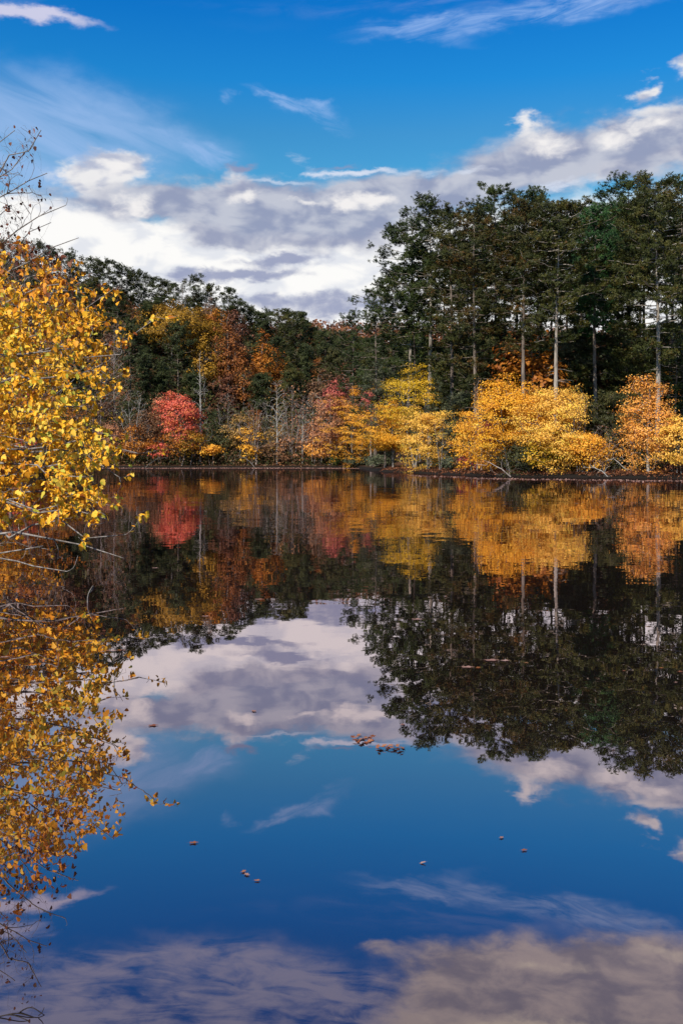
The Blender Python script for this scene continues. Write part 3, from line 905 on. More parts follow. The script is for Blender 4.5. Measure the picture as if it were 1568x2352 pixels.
def dead_branch(px, py, Y, length, n, seed, bk, label, az0=0.0, tw=.022):
    rng = gen(seed); sk = Skel(rng)
    x = wx_(px, Y); z = max(gz(x, Y), 0) + .1
    a = np.array([0, 0, 0.0]); b = np.array([math.cos(az0) * length, math.sin(az0) * length, length * .35])
    sk.add(sk.bez(a, (a + b) / 2 + [0, 0, .35 * length], b, 9, .03), np.linspace(tw * 2, tw * .6, 9))
    pts = np.stack([rng.uniform(-.2, 1.1, n) * b[0], rng.normal(size=n) * .3 * length, rng.uniform(.0, .75, n) * length], 1)
    sk.grow(pts, tw * 1.1, tw * .3, 5, asc=-.5, pen=.5)
    v, f, k = join([tubes(sk.lines[:1], 6), tubes(sk.lines[1:], 3)])
    o = mesh_obj('dead_branch', v, f, k, bark(bk), None, smooth=True)
    o.location = (x, Y, z)
    tag(o, label, 'branch')


dead_branch(1440, 1060, 86, 3.2, 150, 410, 'pale', 'tangle of pale dead branches hanging over the bank left of the peach coloured tree', 3.0)
dead_branch(1395, 1070, 84, 2.2, 60, 411, 'pale', 'smaller heap of pale dead twigs lying on the bank beside the larger tangle', 2.6)
dead_branch(1172, 1088, 84.5, 3.0, 14, 412, 'twig', 'fallen grey limb slanting up from the water below the tallest golden tree', 2.8, .03)
dead_branch(585, 1066, 168.5, 5.0, 16, 413, 'grey', 'fallen grey limb slanting over the far shore in the middle', 2.5, .03)
dead_branch(335, 1068, 168, 4.0, 20, 414, 'grey', 'fallen grey branch at the far shore on the left', .4, .025)

# ------------------------------------------------------------------ trees of the far shore
FAR_SHORE = [
    (414, 884, 1016, 116, 172, 'red', 360, .0, 'brilliant red maple on the far shore, nearly touching a tall bare white trunk'),
    (412, 975, 1046, 96, 171, 'rust_orange', 130, .15, 'low orange foliage tree in front of the brilliant red maple'),
    (440, 985, 1046, 60, 171, 'oldgold', 90, .1, 'small mustard yellow tree below the brilliant red maple'),
    (484, 1018, 1046, 46, 171, 'orange', 46, .2, 'small bright orange spray of a tree right of the brilliant red maple'),
    (338, 930, 1042, 84, 175, 'brown', 200, .1, 'brown leaved tree left of the brilliant red maple'),
    (308, 985, 1044, 90, 172, 'rust_orange', 170, .1, 'low brownish orange tree at the left end of the visible far shore'),
    (372, 900, 990, 60, 178, 'pinktan', 130, .2, 'pinkish tree just left of the brilliant red maple'),
    (368, 1010, 1054, 44, 171, 'red', 36, .2, 'tiny red orange sapling at the waterline left of the brilliant red maple'),
    (552, 945, 1040, 84, 174, 'tan', 170, .2, 'tan thinly leaved tree in the middle of the far shore'),
    (572, 985, 1060, 46, 170.5, 'gold', 70, .2, 'small yellow tree at the waterline in the middle of the far shore'),
    (516, 975, 1040, 70, 176, 'olive', 130, .1, 'olive undergrowth tree right of the orange spray'),
    (627, 990, 1046, 70, 173, 'tan', 90, .4, 'tan shrubby tree beneath the bare grey trees'),
    (662, 995, 1052, 60, 171.5, 'pinktan', 70, .4, 'pale pinkish shrubby tree beneath the bare grey trees'),
    (712, 960, 1050, 70, 174, 'pinktan', 120, .35, 'dusty pink tree right of the bare grey trees'),
    (758, 918, 1040, 84, 169, 'pinktan', 250, .1, 'pink tinged tree beside the amber tree beyond the bank tip'),
    (772, 884, 950, 60, 176, 'scarlet', 150, .0, 'crimson red crown above the pink tinged tree'),
    (852, 880, 950, 36, 150, 'scarlet', 60, .1, 'dark crimson tree half hidden behind the right bank'),
    (800, 915, 960, 46, 172, 'pinktan', 120, .1, 'coral red tree right of the crimson crown'),
    (735, 1000, 1050, 60, 170, 'peach', 90, .2, 'peach coloured low tree near the bright green bush'),
    (640, 1010, 1058, 70, 171, 'brown', 90, .2, 'low brown tree at the waterline below the bare grey trees'),
    (215, 900, 1040, 120, 176, 'brown', 230, .1, 'brown tree glimpsed through the right edge of the near yellow branches'),
    (255, 960, 1045, 80, 173, 'pinktan', 150, .2, 'pinkish brown low tree just right of the near yellow branches'),
    (120, 890, 1045, 130, 172, 'rust_orange', 230, .1, 'rust orange tree on the far shore behind the near yellow branches'),
    (60, 900, 1050, 90, 150, 'red', 170, .1, 'red orange tree seen through the near yellow leaves'),
]
for i, (px, top, bot, wpx, Y, pal, ncl, op, lab) in enumerate(FAR_SHORE):
    x, Y, z, H = spot(px, top, Y, bot, wpx)
    W = wpx * Y / FP; base = max(.3, wz_(bot, Y) - z)
    d = make_broadleaf('autumn_tree', H, W * 1.05, base, pal, 'twig', gen(500 + i), ncl=ncl, per=20, ls=.30, cs=.60, flat=.28, open_=op, trunks=1 if H > 8 else 2, detail=False)
    plant('autumn_tree', d, (x, Y, z), lab, 'tree', 'coloured trees on the far shore')

BARES = [  # px, top, Y, width m, bark, palette, nleaf, trunks, twigs, label
    (460, 804, 172, 5.5, 'pale', None, 0, 1, 170, 'tall bare white trunked tree beside the brilliant red maple'),
    (636, 872, 170.6, 5.0, 'pale', 'tan', 120, 1, 150, 'tall bare pale tree with upturned twigs in the middle of the far shore'),
    (671, 884, 171, 5.5, 'twig', 'pinktan', 160, 3, 260, 'highest clump of bare grey stems right of the tall bare pale tree'),
    (588, 916, 170.6, 7.0, 'twig', None, 0, 4, 280, 'wide fan of bare grey stems left of the tall bare pale tree'),
    (716, 900, 170.6, 5.5, 'pale', 'pinktan', 260, 2, 240, 'bare pale forked tree with a few pink brown leaves'),
    (306, 896, 174, 6.0, 'pale', None, 0, 2, 240, 'bare pale forked tree above the low brownish orange tree'),
    (644, 930, 171.5, 3.5, 'pale', None, 0, 2, 120, 'slim bare whitish sapling in front of the bare grey clump'),
    (695, 930, 171, 2.5, 'pale', None, 0, 1, 90, 'leaning slim white stem at the waterline of the far shore'),
    (745, 905, 175, 4.0, 'twig', 'pinktan', 200, 2, 180, 'bare brown tree below the crimson crown'),
    (524, 905, 176, 5.0, 'twig', 'brown', 200, 2, 200, 'bare brown tree between the white trunked tree and the grey fan'),
    (263, 735, 196, 8.5, 'twig', 'brown', 1500, 1, 420, 'round brown crown of fine twigs on the slope left of the green pines'),
    (232, 800, 186, 7.0, 'twig', 'brown', 700, 1, 300, 'bare brown tree low on the slope beside the near yellow branches'),
    (690, 915, 178, 5.0, 'grey', 'redbrown', 300, 2, 200, 'dark bare tree behind the bare grey clump'),
    (416, 640, 250, 5.0, 'twig', None, 0, 3, 160, 'bare thin treetop above the old gold oak on the skyline'),
]
for i, (px, top, Y, W, bk, pal, nl, tr_, ntw, lab) in enumerate(BARES):
    x, Y, z, H = spot(px, top, Y, None, 30)
    d = make_bare('bare_tree', H, W, bk, gen(600 + i), pal, nl, .32, base=.25 if i else .15, trunks=tr_, ntw=ntw, tw=.034, n2=34, cone=(i == 0), asc=.55 if i == 0 else .9,
                  r0=.17 if tr_ == 1 else .15)
    plant('bare_tree', d, (x, Y, z), lab, 'bare tree', 'bare trees on the far shore')


# ------------------------------------------------------------------ the wooded hill on the left
def on_slope(px, top, H, lo=176, hi=345):
    """distance at which a tree of height H standing on the slope reaches up to top"""
    Ys = np.arange(lo, hi, 1.0)
    Z = terrain(wx_(px, Ys), Ys)
    e = np.abs(Z + H - wz_(top, Ys))
    return float(Ys[int(np.argmin(e))])


HILL = [  # px, top, height, width px, bottom share, palette, kind, label
    (395, 676, 19, 150, .30, 'oldgold', 'b', 'huge old gold oak crown in the middle of the wooded hill'),
    (455, 720, 15, 100, .30, 'oldgold', 'b', 'smaller old gold crown at the right shoulder of the huge oak'),
    (470, 790, 13, 60, .2, 'oldgold', 'b', 'dull gold tree below the right shoulder of the huge oak'),
    (484, 688, 17, 62, .35, 'rust_orange', 'o', 'thin tawny tree between the huge oak and the skyline pines'),
    (541, 704, 16, 44, .3, 'redbrown', 'o', 'dark brick red crown under the last skyline pines of the hill'),
    (524, 752, 18, 60, .2, 'rust', 'b', 'tall brick red tree with pale limbs showing through, in the middle of the hill'),
    (602, 768, 17, 52, .2, 'rust_orange', 'b', 'rusty orange tree right of the tall brick red tree'),
    (640, 828, 11, 46, .2, 'rust_orange', 'b', 'small bright rust tree at the right foot of the rusty orange tree'),
    (526, 858, 9, 40, .1, 'redbrown', 'o', 'narrow wine red tree above the far shore'),
    (560, 840, 11, 50, .1, 'rust', 'o', 'low rust tree under the tall brick red tree'),
    (409, 742, 17, 80, .12, 'pine_far', 'p', 'dark green pine standing in front of the huge old gold oak'),
    (333, 812, 15, 58, .08, 'pine_far', 'p', 'dark conical pine below the left side of the huge oak'),
    (300, 732, 17, 70, .10, 'pine_far', 'p', 'dark pine right of the round brown twiggy crown'),
    (372, 838, 12, 56, .08, 'pine_far', 'p', 'low dark pine above the brilliant red maple'),
    (270, 668, 18, 76, .10, 'pine_far', 'p', 'green pine high on the slope left of the huge oak'),
    (340, 690, 16, 50, .10, 'pine_far', 'p', 'green pine squeezed against the left edge of the huge oak'),
    (204, 640, 19, 80, .10, 'pine_olive', 'p', 'olive pine on the upper slope near the yellow branches'),
    (596, 716, 16, 48, .12, 'pine_far', 'p', 'pine on the lower skyline right of the brick red crown'),
    (652, 711, 18, 92, .10, 'pine_olive', 'p', 'widest grey green pine crown of the lower skyline'),
    (690, 715, 17, 50, .12, 'pine_far', 'p', 'pine with a knobbly top at the right end of the lower skyline'),
    (640, 775, 15, 66, .08, 'pine_far', 'p', 'dull green pine right of the rusty orange tree'),
    (700, 790, 15, 66, .08, 'pine_far', 'p', 'dark pine on the low slope in the valley'),
    (748, 758, 16, 60, .08, 'pine_far', 'p', 'pointed dark pine before the reddish ridge'),
    (793, 764, 15, 60, .08, 'pine_far', 'p', 'rounded dark pine beside the edge of the right stand'),
    (730, 846, 12, 60, .08, 'brown', 'o', 'thin brown tree in the valley above the bare forked tree'),
    (790, 850, 11, 60, .08, 'redbrown', 'o', 'thin wine brown tree above the coral red tree'),
    (670, 850, 11, 60, .08, 'pine_olive', 'p', 'low olive pine above the bare grey clump'),
    (600, 860, 10, 56, .08, 'pine_far', 'p', 'low dark pine above the wide grey fan of stems'),
    (770, 800, 13, 56, .08, 'olive', 'p', 'olive green pine in the valley below the pointed pine'),
    (445, 862, 10, 50, .08, 'pine_far', 'p', 'low dark pine behind the white trunked tree'),
]
SKY_PINES = [(10, 548), (48, 552), (92, 556), (122, 570), (160, 576), (207, 590), (232, 600), (250, 594), (279, 608), (300, 618), (322, 622), (350, 633), (380, 642), (400, 648), (446, 632), (484, 652), (527, 658), (551, 690), (574, 704), (618, 713), (668, 716)]
SKY_LAB = ['dark pine on the skyline behind the top of the near yellow tree', 'pine on the high left skyline between near bare twigs', 'pine on the skyline where the near twigs end', 'pine at the high left end of the open skyline',
           'pine beside the high left end of the open skyline', 'knobbly pine on the upper left skyline', 'small pine on the upper left skyline between two knobbly ones', 'round topped pine on the upper left skyline',
           'pine on the left skyline above the green slope', 'small pine halfway down the left skyline', 'pine halfway down the left skyline with a rounded head', 'pine on the skyline above the left edge of the huge oak',
           'pine on the skyline straight above the huge oak', 'low pine on the skyline beside the bare thin treetop', 'highest knobbly pine on the skyline right of the bare treetop', 'skyline pine with sky showing between its branches',
           'last big skyline pine before the hill drops into the valley', 'small pine on the steep drop of the skyline', 'small pine just above the lower skyline', 'small pine between two lower skyline crowns', 'small pine top right of the widest grey green crown']
for i, (px, top, H, wpx, b, pal, kind, lab) in enumerate(HILL):
    Y = on_slope(px, top, H, 176, 276)
    x, Y, z, H = spot(px, top, Y, top + (HYP - top) * .5, wpx)
    W = wpx * Y / FP
    if kind == 'p':
        d = make_pine('pine_tree', H, W * .55, b, pal, 'pine', gen(700 + i), nprim=48, nsec=1100, per=10, ps=.45, dead=2, tone_c=.5, padr=1.5)
        plant('pine_tree', d, (x, Y, z), lab, 'pine tree', 'pines on the wooded hill')
    else:
        d = make_broadleaf('autumn_tree', H, W * 1.22, H * b, pal, 'grey', gen(700 + i), ncl=int(330 * (W / 9) ** 1.3) + 60, per=20, ls=.42, cs=.55, flat=.6, open_=.35 if kind == 'o' else 0, detail=False)
        plant('autumn_tree', d, (x, Y, z), lab, 'tree', 'coloured trees on the wooded hill')
for i, (px, top) in enumerate(SKY_PINES):
    Hs = 15 if px > 540 else 19
    Y = on_slope(px, top, Hs, 288, 335)
    x, Y, z, H = spot(px, top, Y, top + 60, 50)
    d = make_pine('pine_tree', H, 3.4 + (i % 3) * .5, .42, 'pine_far' if i % 3 else 'pine_olive', 'dark', gen(760 + i), nprim=36, nsec=800, per=10, ps=.40, dead=2, tone_c=.5, padr=1.5)
    plant('pine_tree', d, (x, Y, z), SKY_LAB[i], 'pine tree', 'pines on the hill skyline')

# filling of the hillside: trees nothing in the photo tells apart, copied from a few of each kind
SKYLINE = np.array([(-400, 560), (0, 560), (60, 568), (160, 590), (207, 600), (277, 622), (348, 645), (446, 655), (526, 680), (554, 705), (600, 722), (700, 726), (760, 760), (860, 765), (1600, 770)])
FILL_LAB = {'pine_far': 'dark green pine among the crowded pines of the hillside', 'pine_olive': 'olive toned pine among the crowded pines of the hillside', 'rust': 'rust coloured tree scattered among the hillside pines',
            'brown': 'dull brown tree scattered among the hillside pines', 'redbrown': 'wine brown tree scattered among the hillside pines', 'oldgold': 'dull gold tree scattered among the hillside pines'}
protos = {}


def proto(kind, v):
    if (kind, v) not in protos:
        rng = gen(900 + len(protos))
        if kind.startswith('pine'):
            d = make_pine('pine_tree', 17, 3.6, .12, kind, 'pine', rng, nprim=44, nsec=1000, per=10, ps=.46, dead=2, tone_c=.48, padr=1.5)
        else:
            d = make_broadleaf('autumn_tree', 14, 8, 3, kind, 'grey', rng, ncl=230, per=17, ls=.46, cs=.6, flat=.6, detail=False, open_=.1)
        protos[(kind, v)] = d
    return protos[(kind, v)]


first = {}


def fill(kind, v, x, y, z, s, rz, label, group):
    key = (kind, v)
    if key not in first:
        first[key] = plant('pine_tree' if kind.startswith('pine') else 'autumn_tree', proto(kind, v), (x, y, z), label, 'pine tree' if kind.startswith('pine') else 'tree', group, rz, s)
        return first[key]
    o = copy_tree(first[key], (x, y, z), rz, s, label, group)
    return o


rng = gen(31)
placed = []
cand = 0
while cand < 9000 and len(placed) < 285:
    cand += 1
    Y = rng.uniform(177, 330)
    px = rng.uniform(-90, 870)
    x = wx_(px, Y); z = gz(x, Y)
    kinds = ['pine_far', 'pine_olive', 'rust', 'brown', 'redbrown', 'oldgold']
    kind = kinds[rng.choice(6, p=[.40, .20, .14, .11, .09, .06])]
    H0 = 17 if kind.startswith('pine') else 14
    s = rng.uniform(.65, 1.05) * (.62 if Y < 186 else 1)
    top = HYP - (z + H0 * s - CH) / Y * FP
    lim = np.interp(px, SKYLINE[:, 0], SKYLINE[:, 1]) + rng.uniform(6, 20)
    if top < lim:
        s2 = ((HYP - lim) / FP * Y + CH - z) / H0
        if s2 < .45: continue
        s = min(s, s2); top = lim
    w_ = (7.4 if H0 == 17 else 8) * s / Y * FP
    if any(math.hypot(x - a, Y - b) < 3.4 for a, b in placed): continue
    bad = False
    for (npx, nt, nb, nw, nY) in NAMED:
        if Y < nY and abs(px - npx) < nw * .50 + w_ * .30 and top < nb - 20:
            bad = True; break
    if bad: continue
    placed.append((x, Y))
    v = int(rng.integers(0, 3 if kind == 'pine_far' else 2))
    fill(kind, v, x, Y, z - .1, s, rng.uniform(0, 6.28), FILL_LAB[kind], 'crowded ' + ('pines' if H0 == 17 else kind.replace('redbrown', 'wine brown').replace('oldgold', 'dull gold') + ' trees') + ' of the hillside')

# woods behind the pine stand of the right bank
FILL_R = {'pine_far': 'dark pine in the shadowy woods behind the right stand', 'pine_olive': 'olive pine in the shadowy woods behind the right stand', 'rust': 'rust tree in the shadowy woods behind the right stand', 'brown': 'brown tree in the shadowy woods behind the right stand', 'rust_orange': 'orange tree in the shadowy woods behind the right stand'}
placed = []; cand = 0
while cand < 1500 and len(placed) < 105:
    cand += 1
    Y = rng.uniform(104, 175); px = rng.uniform(860, 1720)
    x = wx_(px, Y)
    if lake_sd(np.array([x]), np.array([Y]))[0] < 6: continue
    z = gz(x, Y)
    kinds = ['pine_far', 'pine_olive', 'rust', 'brown', 'rust_orange']
    kind = kinds[rng.choice(5, p=[.50, .20, .12, .10, .08])]
    H0 = 17 if kind.startswith('pine') else 14
    top = rng.uniform(735, 865)
    s = ((HYP - top) / FP * Y + CH - z) / H0
    if s > 1.5 or s < .35: continue
    if any(math.hypot(x - a, Y - b) < 4.0 for a, b in placed): continue
    placed.append((x, Y))
    fill(kind, int(rng.integers(0, 2)), x, Y, z - .1, s, rng.uniform(0, 6.28), FILL_R[kind], 'woods behind the right stand')

# more slender pines deep in the right stand: trunks against the sky gaps
DEEP = {}
for i in range(26):
    Y = rng.uniform(112, 150); px = [905, 960, 1010, 1060, 1110, 1165, 1185, 1250, 1262, 1300, 1345, 1352, 1390, 1400, 1428, 1436, 1462, 1476, 1530, 1545, 1590, 1640, 1690, 1075, 1120, 1315][i] + rng.uniform(-6, 6)
    while lake_sd(np.array([wx_(px, Y)]), np.array([Y]))[0] < 4: Y += 1.0
    x = wx_(px, Y)
    z = gz(x, Y); lim = np.interp(px, [880, 940, 990, 1060, 1140, 1240, 1330, 1400, 1440, 1600], [640, 540, 480, 490, 460, 465, 490, 500, 440, 430])
    H = wz_(lim + rng.uniform(10, 90), Y) - z
    v = i % 3
    if v not in DEEP:
        d = make_pine('pine_tree', 27, 2.8, .60, 'pine' if v else 'pine_olive', 'dark', gen(950 + v), nprim=30, nsec=1000, per=13, ps=.30, dead=14)
        DEEP[v] = plant('pine_tree', d, (x, Y, z), 'slender dark trunked pine deep inside the right stand', 'pine tree', 'slender pines deep inside the right stand', rng.uniform(0, 6.28), H / 27)
    else:
        copy_tree(DEEP[v], (x, Y, z), rng.uniform(0, 6.28), H / 27, 'slender dark trunked pine deep inside the right stand')

# a far wooded ridge that reads as one mass
rg = gen(77)
nT = 1500
ty = rg.uniform(380, 560, nT); tx = (rg.uniform(200, 1700, nT) - CXP) / FP * ty
tz = terrain(tx, ty)
per = 60
hh = rg.uniform(8, 14, nT)
dv = rg.normal(size=(nT * per, 3)); dv /= np.linalg.norm(dv, axis=1, keepdims=True); dv[:, 2] = np.abs(dv[:, 2])
cent = np.stack([np.repeat(tx, per), np.repeat(ty, per), np.repeat(tz + hh * .35, per)], 1) + dv * np.stack([np.repeat(hh * .42, per)] * 2 + [np.repeat(hh * .65, per)], 1)
tone = np.clip(np.repeat(rg.uniform(.1, .8, nT), per) + rg.normal(size=nT * per) * .12, 0, 1)
v, f, k, t = leaves(cent, rg.uniform(.8, 1.6, nT * per), rg, tone, LEAF_Q, 1)
tag(mesh_obj('distant_woods', v, f, k, leaf_mat('leaves_ridge', [(0, (.05, .05, .025)), (.2, (.13, .055, .03)), (.6, (.26, .10, .045)), (1, (.36, .16, .06))], .15), None, tone=t),
    'reddish brown woods covering the distant ridge in the gap between hill and pines', 'woods', kind='stuff')

# low undergrowth and litter
def scatter_stuff(name, label, pal, n, size, box, srange, hmax, seed, updown=1.0, cat='undergrowth'):
    r_ = gen(seed)
    m = n * 6
    Y = r_.uniform(box[2], box[3], m); X = (r_.uniform(box[0], box[1], m) - CXP) / FP * Y
    s_ = lake_sd(X, Y); ok = (s_ > srange[0]) & (s_ < srange[1])
    X, Y = X[ok][:n], Y[ok][:n]
    Z = terrain(X, Y) + r_.uniform(0, 1, len(X)) ** 2 * hmax
    if srange[1] <= .05: Z = np.full(len(X), .012)
    c_ = np.stack([X, Y, Z], 1)
    tone = np.clip(r_.normal(size=len(X)) * .22 + .45, 0, 1)
    v, f, k, t = leaves(c_, r_.uniform(.6, 1.3, len(X)) * size, r_, tone, LEAF_Q, updown)
    return tag(mesh_obj(name, v, f, k, L(pal), None, tone=t), label, cat, kind='stuff')


scatter_stuff('leaf_litter', 'fallen brown leaves covering the right bank', 'litter', 34000, .17, (820, 1640, 78, 128), (.12, 12), .05, 1, 6, 'leaf litter')
scatter_stuff('undergrowth', 'dark brushy undergrowth along the far shore', 'olive', 24000, .42, (-60, 860, 168, 186), (1.0, 16), 2.2, 2)
scatter_stuff('hillside_undergrowth', 'dark undergrowth and saplings covering the wooded hill', 'olive', 60000, .8, (-120, 900, 180, 335), (8, 400), 3.4, 9)
scatter_stuff('brush', 'brown brush under the trees of the far shore', 'brown', 16000, .34, (-60, 860, 168, 184), (.6, 12), 2.8, 3)
scatter_stuff('bank_undergrowth', 'dark green undergrowth beneath the trees of the right bank', 'olive', 15000, .26, (850, 1640, 84, 125), (3.5, 22), 1.8, 4)


# ------------------------------------------------------------------ leaves drifting on the lake
def strip_on_water(name, label, n, seed, fy, x0, x1, size, thick):
    r_ = gen(seed)
    px = r_.uniform(x0, x1, n)
    Y = fy(px) + r_.normal(size=n) * thick
    X = (px - CXP) / FP * Y
    ok = lake_sd(X, Y) < -.15
    X, Y = X[ok], Y[ok]
    c_ = np.stack([X, Y, np.full(len(X), .012) + r_.uniform(0, .012, len(X))], 1)
    v, f, k, t = leaves(c_, r_.uniform(.6, 1.3, len(X)) * size, r_, np.clip(r_.normal(size=len(X)) * .2 + .55, 0, 1), LEAF_Q, 14)
    tag(mesh_obj(name, v, f, k, L('float'), None, tone=t), label, 'floating leaves', kind='stuff')


strip_on_water('floating_leaf_litter', 'pale band of drifted leaves along the far waterline', 9000, 11, lambda p: 165.0 + 1.2 * np.sin(p * .013) - 1.5 * np.clip((p - 700) / 130, 0, 1) * 2, 235, 830, .22, 1.1)
strip_on_water('drifting_leaf_litter', 'loose streak of drifted leaves off the right bank', 1500, 12, lambda p: np.interp(p, [930, 1100, 1300, 1600], [98, 82, 77, 72]) + .8 * np.sin(p * .05), 940, 1640, .16, 1.0)

# leaves one can point at
RAFT_LAB = {}


def float_leaf_mesh(seed, curl=.25):
    r_ = gen(seed)
    pts = []
    n = 22
    for i in range(n):
        a = i / n * 2 * math.pi
        r = .5 * (.42 + .58 * abs(math.cos(a * 2.5)) ** .7) * (1 + r_.normal() * .08)
        pts.append((r * math.cos(a) * 1.0, r * math.sin(a) * .8, 0))
    v = [(0, 0, 0)]
    inner = [(p[0] * .55, p[1] * .55, 0) for p in pts]
    v = np.array(v + inner + pts)
    v[:, 2] = .05 + curl * (np.abs(v[:, 1]) ** 1.5) * 1.4 + .12 * v[:, 0] ** 2 + .05 * np.sin(v[:, 0] * 9)
    fl, ct = [], []
    for i in range(n):
        j = (i + 1) % n
        fl += [0, 1 + i, 1 + j]; ct.append(3)
        fl += [1 + i, 1 + n + i, 1 + n + j, 1 + j]; ct.append(4)
    # stalk
    sv, sf, sc_ = tubes([(np.array([(-.42, 0, .06), (-.62, .03, .12), (-.78, .08, .22)]), np.array([.014, .012, .010]))], 4)
    fl = np.array(fl); off = len(v)
    return np.concatenate([v, sv]), np.concatenate([fl, sf + off]), np.concatenate([ct, sc_])


LM = {}
for ci, nm in enumerate(['deadleaf', 'float', 'nearbrown']):
    for k in range(3):
        v, f, c_ = float_leaf_mesh(1200 + k, .2 + .18 * k)
        me_o = mesh_obj('floating_leaf', v, f, c_, L(nm), None, tone=np.full(len(c_), [.35, .5, .7][k]), smooth=True)
        LM[(nm, k)] = me_o.data
        bpy.data.objects.remove(me_o)


def float_leaf(px, py, wpx, pal, k, label, group=None, rz=None, dx=0, dy=0, z=.004, tilt=(0, 0)):
    Y = CH * FP / (py - HYP)
    o = bpy.data.objects.new('floating_leaf', LM[(pal, k)])
    C.objects.link(o)
    s = wpx * Y / FP / .95
    o.location = (wx_(px, Y) + dx, Y + dy, z)
    o.rotation_euler = (tilt[0], tilt[1], R.uniform(0, 6.28) if rz is None else rz)
    o.scale = (s, s * .8, s * .10)
    tag(o, label, 'leaf', group)
    return o


float_leaf(352, 1667, 24, 'deadleaf', 0, 'dark red brown curled leaf floating below the white cloud reflection, with a pale stalk end', rz=.3)
float_leaf(583, 1634, 17, 'float', 0, 'small twiggy leaf floating right of the dark curled one, inside the cloud reflection', rz=2)
float_leaf(445, 1937, 21, 'deadleaf', 1, 'orange brown oak leaf floating alone in the blue reflection on the left', rz=.2)
float_leaf(560, 2003, 16, 'deadleaf', 2, 'upper leaf of the close pair in the lower blue water', rz=1)
float_leaf(567, 2010, 17, 'float', 1, 'pinkish lower leaf of the close pair in the lower blue water', rz=2.2)
float_leaf(591, 2024, 15, 'deadleaf', 2, 'small tan leaf just right of the close pair in the lower blue water', rz=.1)
float_leaf(970, 1983, 16, 'float', 2, 'pale leaf with an upright stalk floating on the right side of the blue water', rz=3.1, tilt=(0, .3))
float_leaf(1203, 1954, 16, 'deadleaf', 1, 'reddish tan leaf right of the pale leaf with the upright stalk', rz=.4)
float_leaf(1151, 1925, 14, 'float', 0, 'faint pinkish leaf above the reddish tan leaf', rz=.9)
float_leaf(1073, 1533, 30, 'float', 1, 'pale half of the leaf pair on the dark pine reflection', rz=0)
float_leaf(1098, 1534, 17, 'nearbrown', 2, 'bright red orange half of the leaf pair on the dark pine reflection', rz=1)
float_leaf(1128, 1517, 34, 'float', 0, 'long thin pale leaf right of the leaf pair on the dark pine reflection', rz=.05)
float_leaf(1160, 1518, 22, 'float', 2, 'second pale sliver of leaf touching the long thin one', rz=.2)
float_leaf(1208, 1523, 10, 'deadleaf', 2, 'tiny tan leaf right of the pale slivers', rz=0)
float_leaf(957, 1423, 26, 'float', 1, 'pale leaf floating at the left part of the dark pine reflection', rz=.1)
float_leaf(924, 1665, 12, 'deadleaf', 1, 'small brown leaf above the two rafts of leaves', rz=.4)
float_leaf(1518, 1535, 12, 'nearbrown', 2, 'small yellow orange leaf near the right edge on the pine reflection', rz=.4)
float_leaf(1561, 1543, 14, 'deadleaf', 1, 'red brown leaf at the right edge on the pine reflection', rz=.4)
float_leaf(1551, 1568, 10, 'float', 1, 'pale small leaf below the red brown leaf at the right edge', rz=.4)
float_leaf(1432, 1541, 9, 'deadleaf', 0, 'tiny red leaf left of the yellow orange leaf', rz=.4)
float_leaf(595, 1377, 22, 'float', 0, 'thin pale leaf at the tip of the sky reflection', rz=.0)
float_leaf(473, 1416, 19, 'float', 1, 'pale leaf on the dark hill reflection in the middle left', rz=.1)
float_leaf(357, 1305, 15, 'float', 2, 'pale leaf on the dark reflection below the red maple', rz=.1)
float_leaf(12, 1510, 22, 'float', 1, 'pale pink leaf at the left edge on the orange reflection', rz=.1)
for k, (dx, py, w_, pal) in enumerate([(-26, 1497, 14, 'float'), (-14, 1495, 16, 'deadleaf'), (0, 1495, 15, 'float'), (14, 1494, 14, 'deadleaf'), (24, 1494, 10, 'float')]):
    float_leaf(262 + dx, py, w_, pal, k % 3, 'leaf in the thin raft at the edge of the left hill reflection', 'leaves of the thin raft by the hill reflection')
for k in range(20):
    float_leaf(835 + (k % 7 - 3) * 7 + R.normal() * 2, 1695 + (k * 5 % 13) + R.normal(), 15, ['deadleaf', 'nearbrown', 'deadleaf'][k % 3], k % 3, 'curled brown leaf in the upper left one of the two leaf rafts', 'leaves of the upper raft', z=.004 + .008 * (k % 3), tilt=(R.normal() * .25, R.normal() * .25))
for k in range(20):
    float_leaf(868 + k * 3.1 + R.normal() * 2, 1721 + R.normal() * 2, 14, ['nearbrown', 'deadleaf', 'deadleaf'][k % 3], k % 3, 'curled brown leaf in the lower right one of the two leaf rafts', 'leaves of the lower raft', z=.004 + .008 * (k % 3), tilt=(R.normal() * .25, R.normal() * .25))
for k in range(105):
    if k < 55:
        px, py = R.uniform(270, 1540), 1157 + R.normal() * 1.5
    else:
        px, py = R.uniform(270, 1560), 1140 + R.exponential(38)
    if py < 1118 or py > 1330: py = 1180 + R.uniform(0, 90)
    float_leaf(px, py, R.uniform(4, 9) if py < 1200 else R.uniform(5, 10), 'float', int(R.integers(0, 3)), 'tiny pale leaf fleck floating on the dark reflection near the far shore', 'pale leaf flecks near the far shore', z=.02)

# ------------------------------------------------------------------ the near tree on the left
nr = gen(2024)
TX, TY = -10.6, 17.0
TZ = gz(TX, TY)


def near(px, py, Y):
    return np.array([wx_(px, Y), Y, max(wz_(py, Y), .10)])


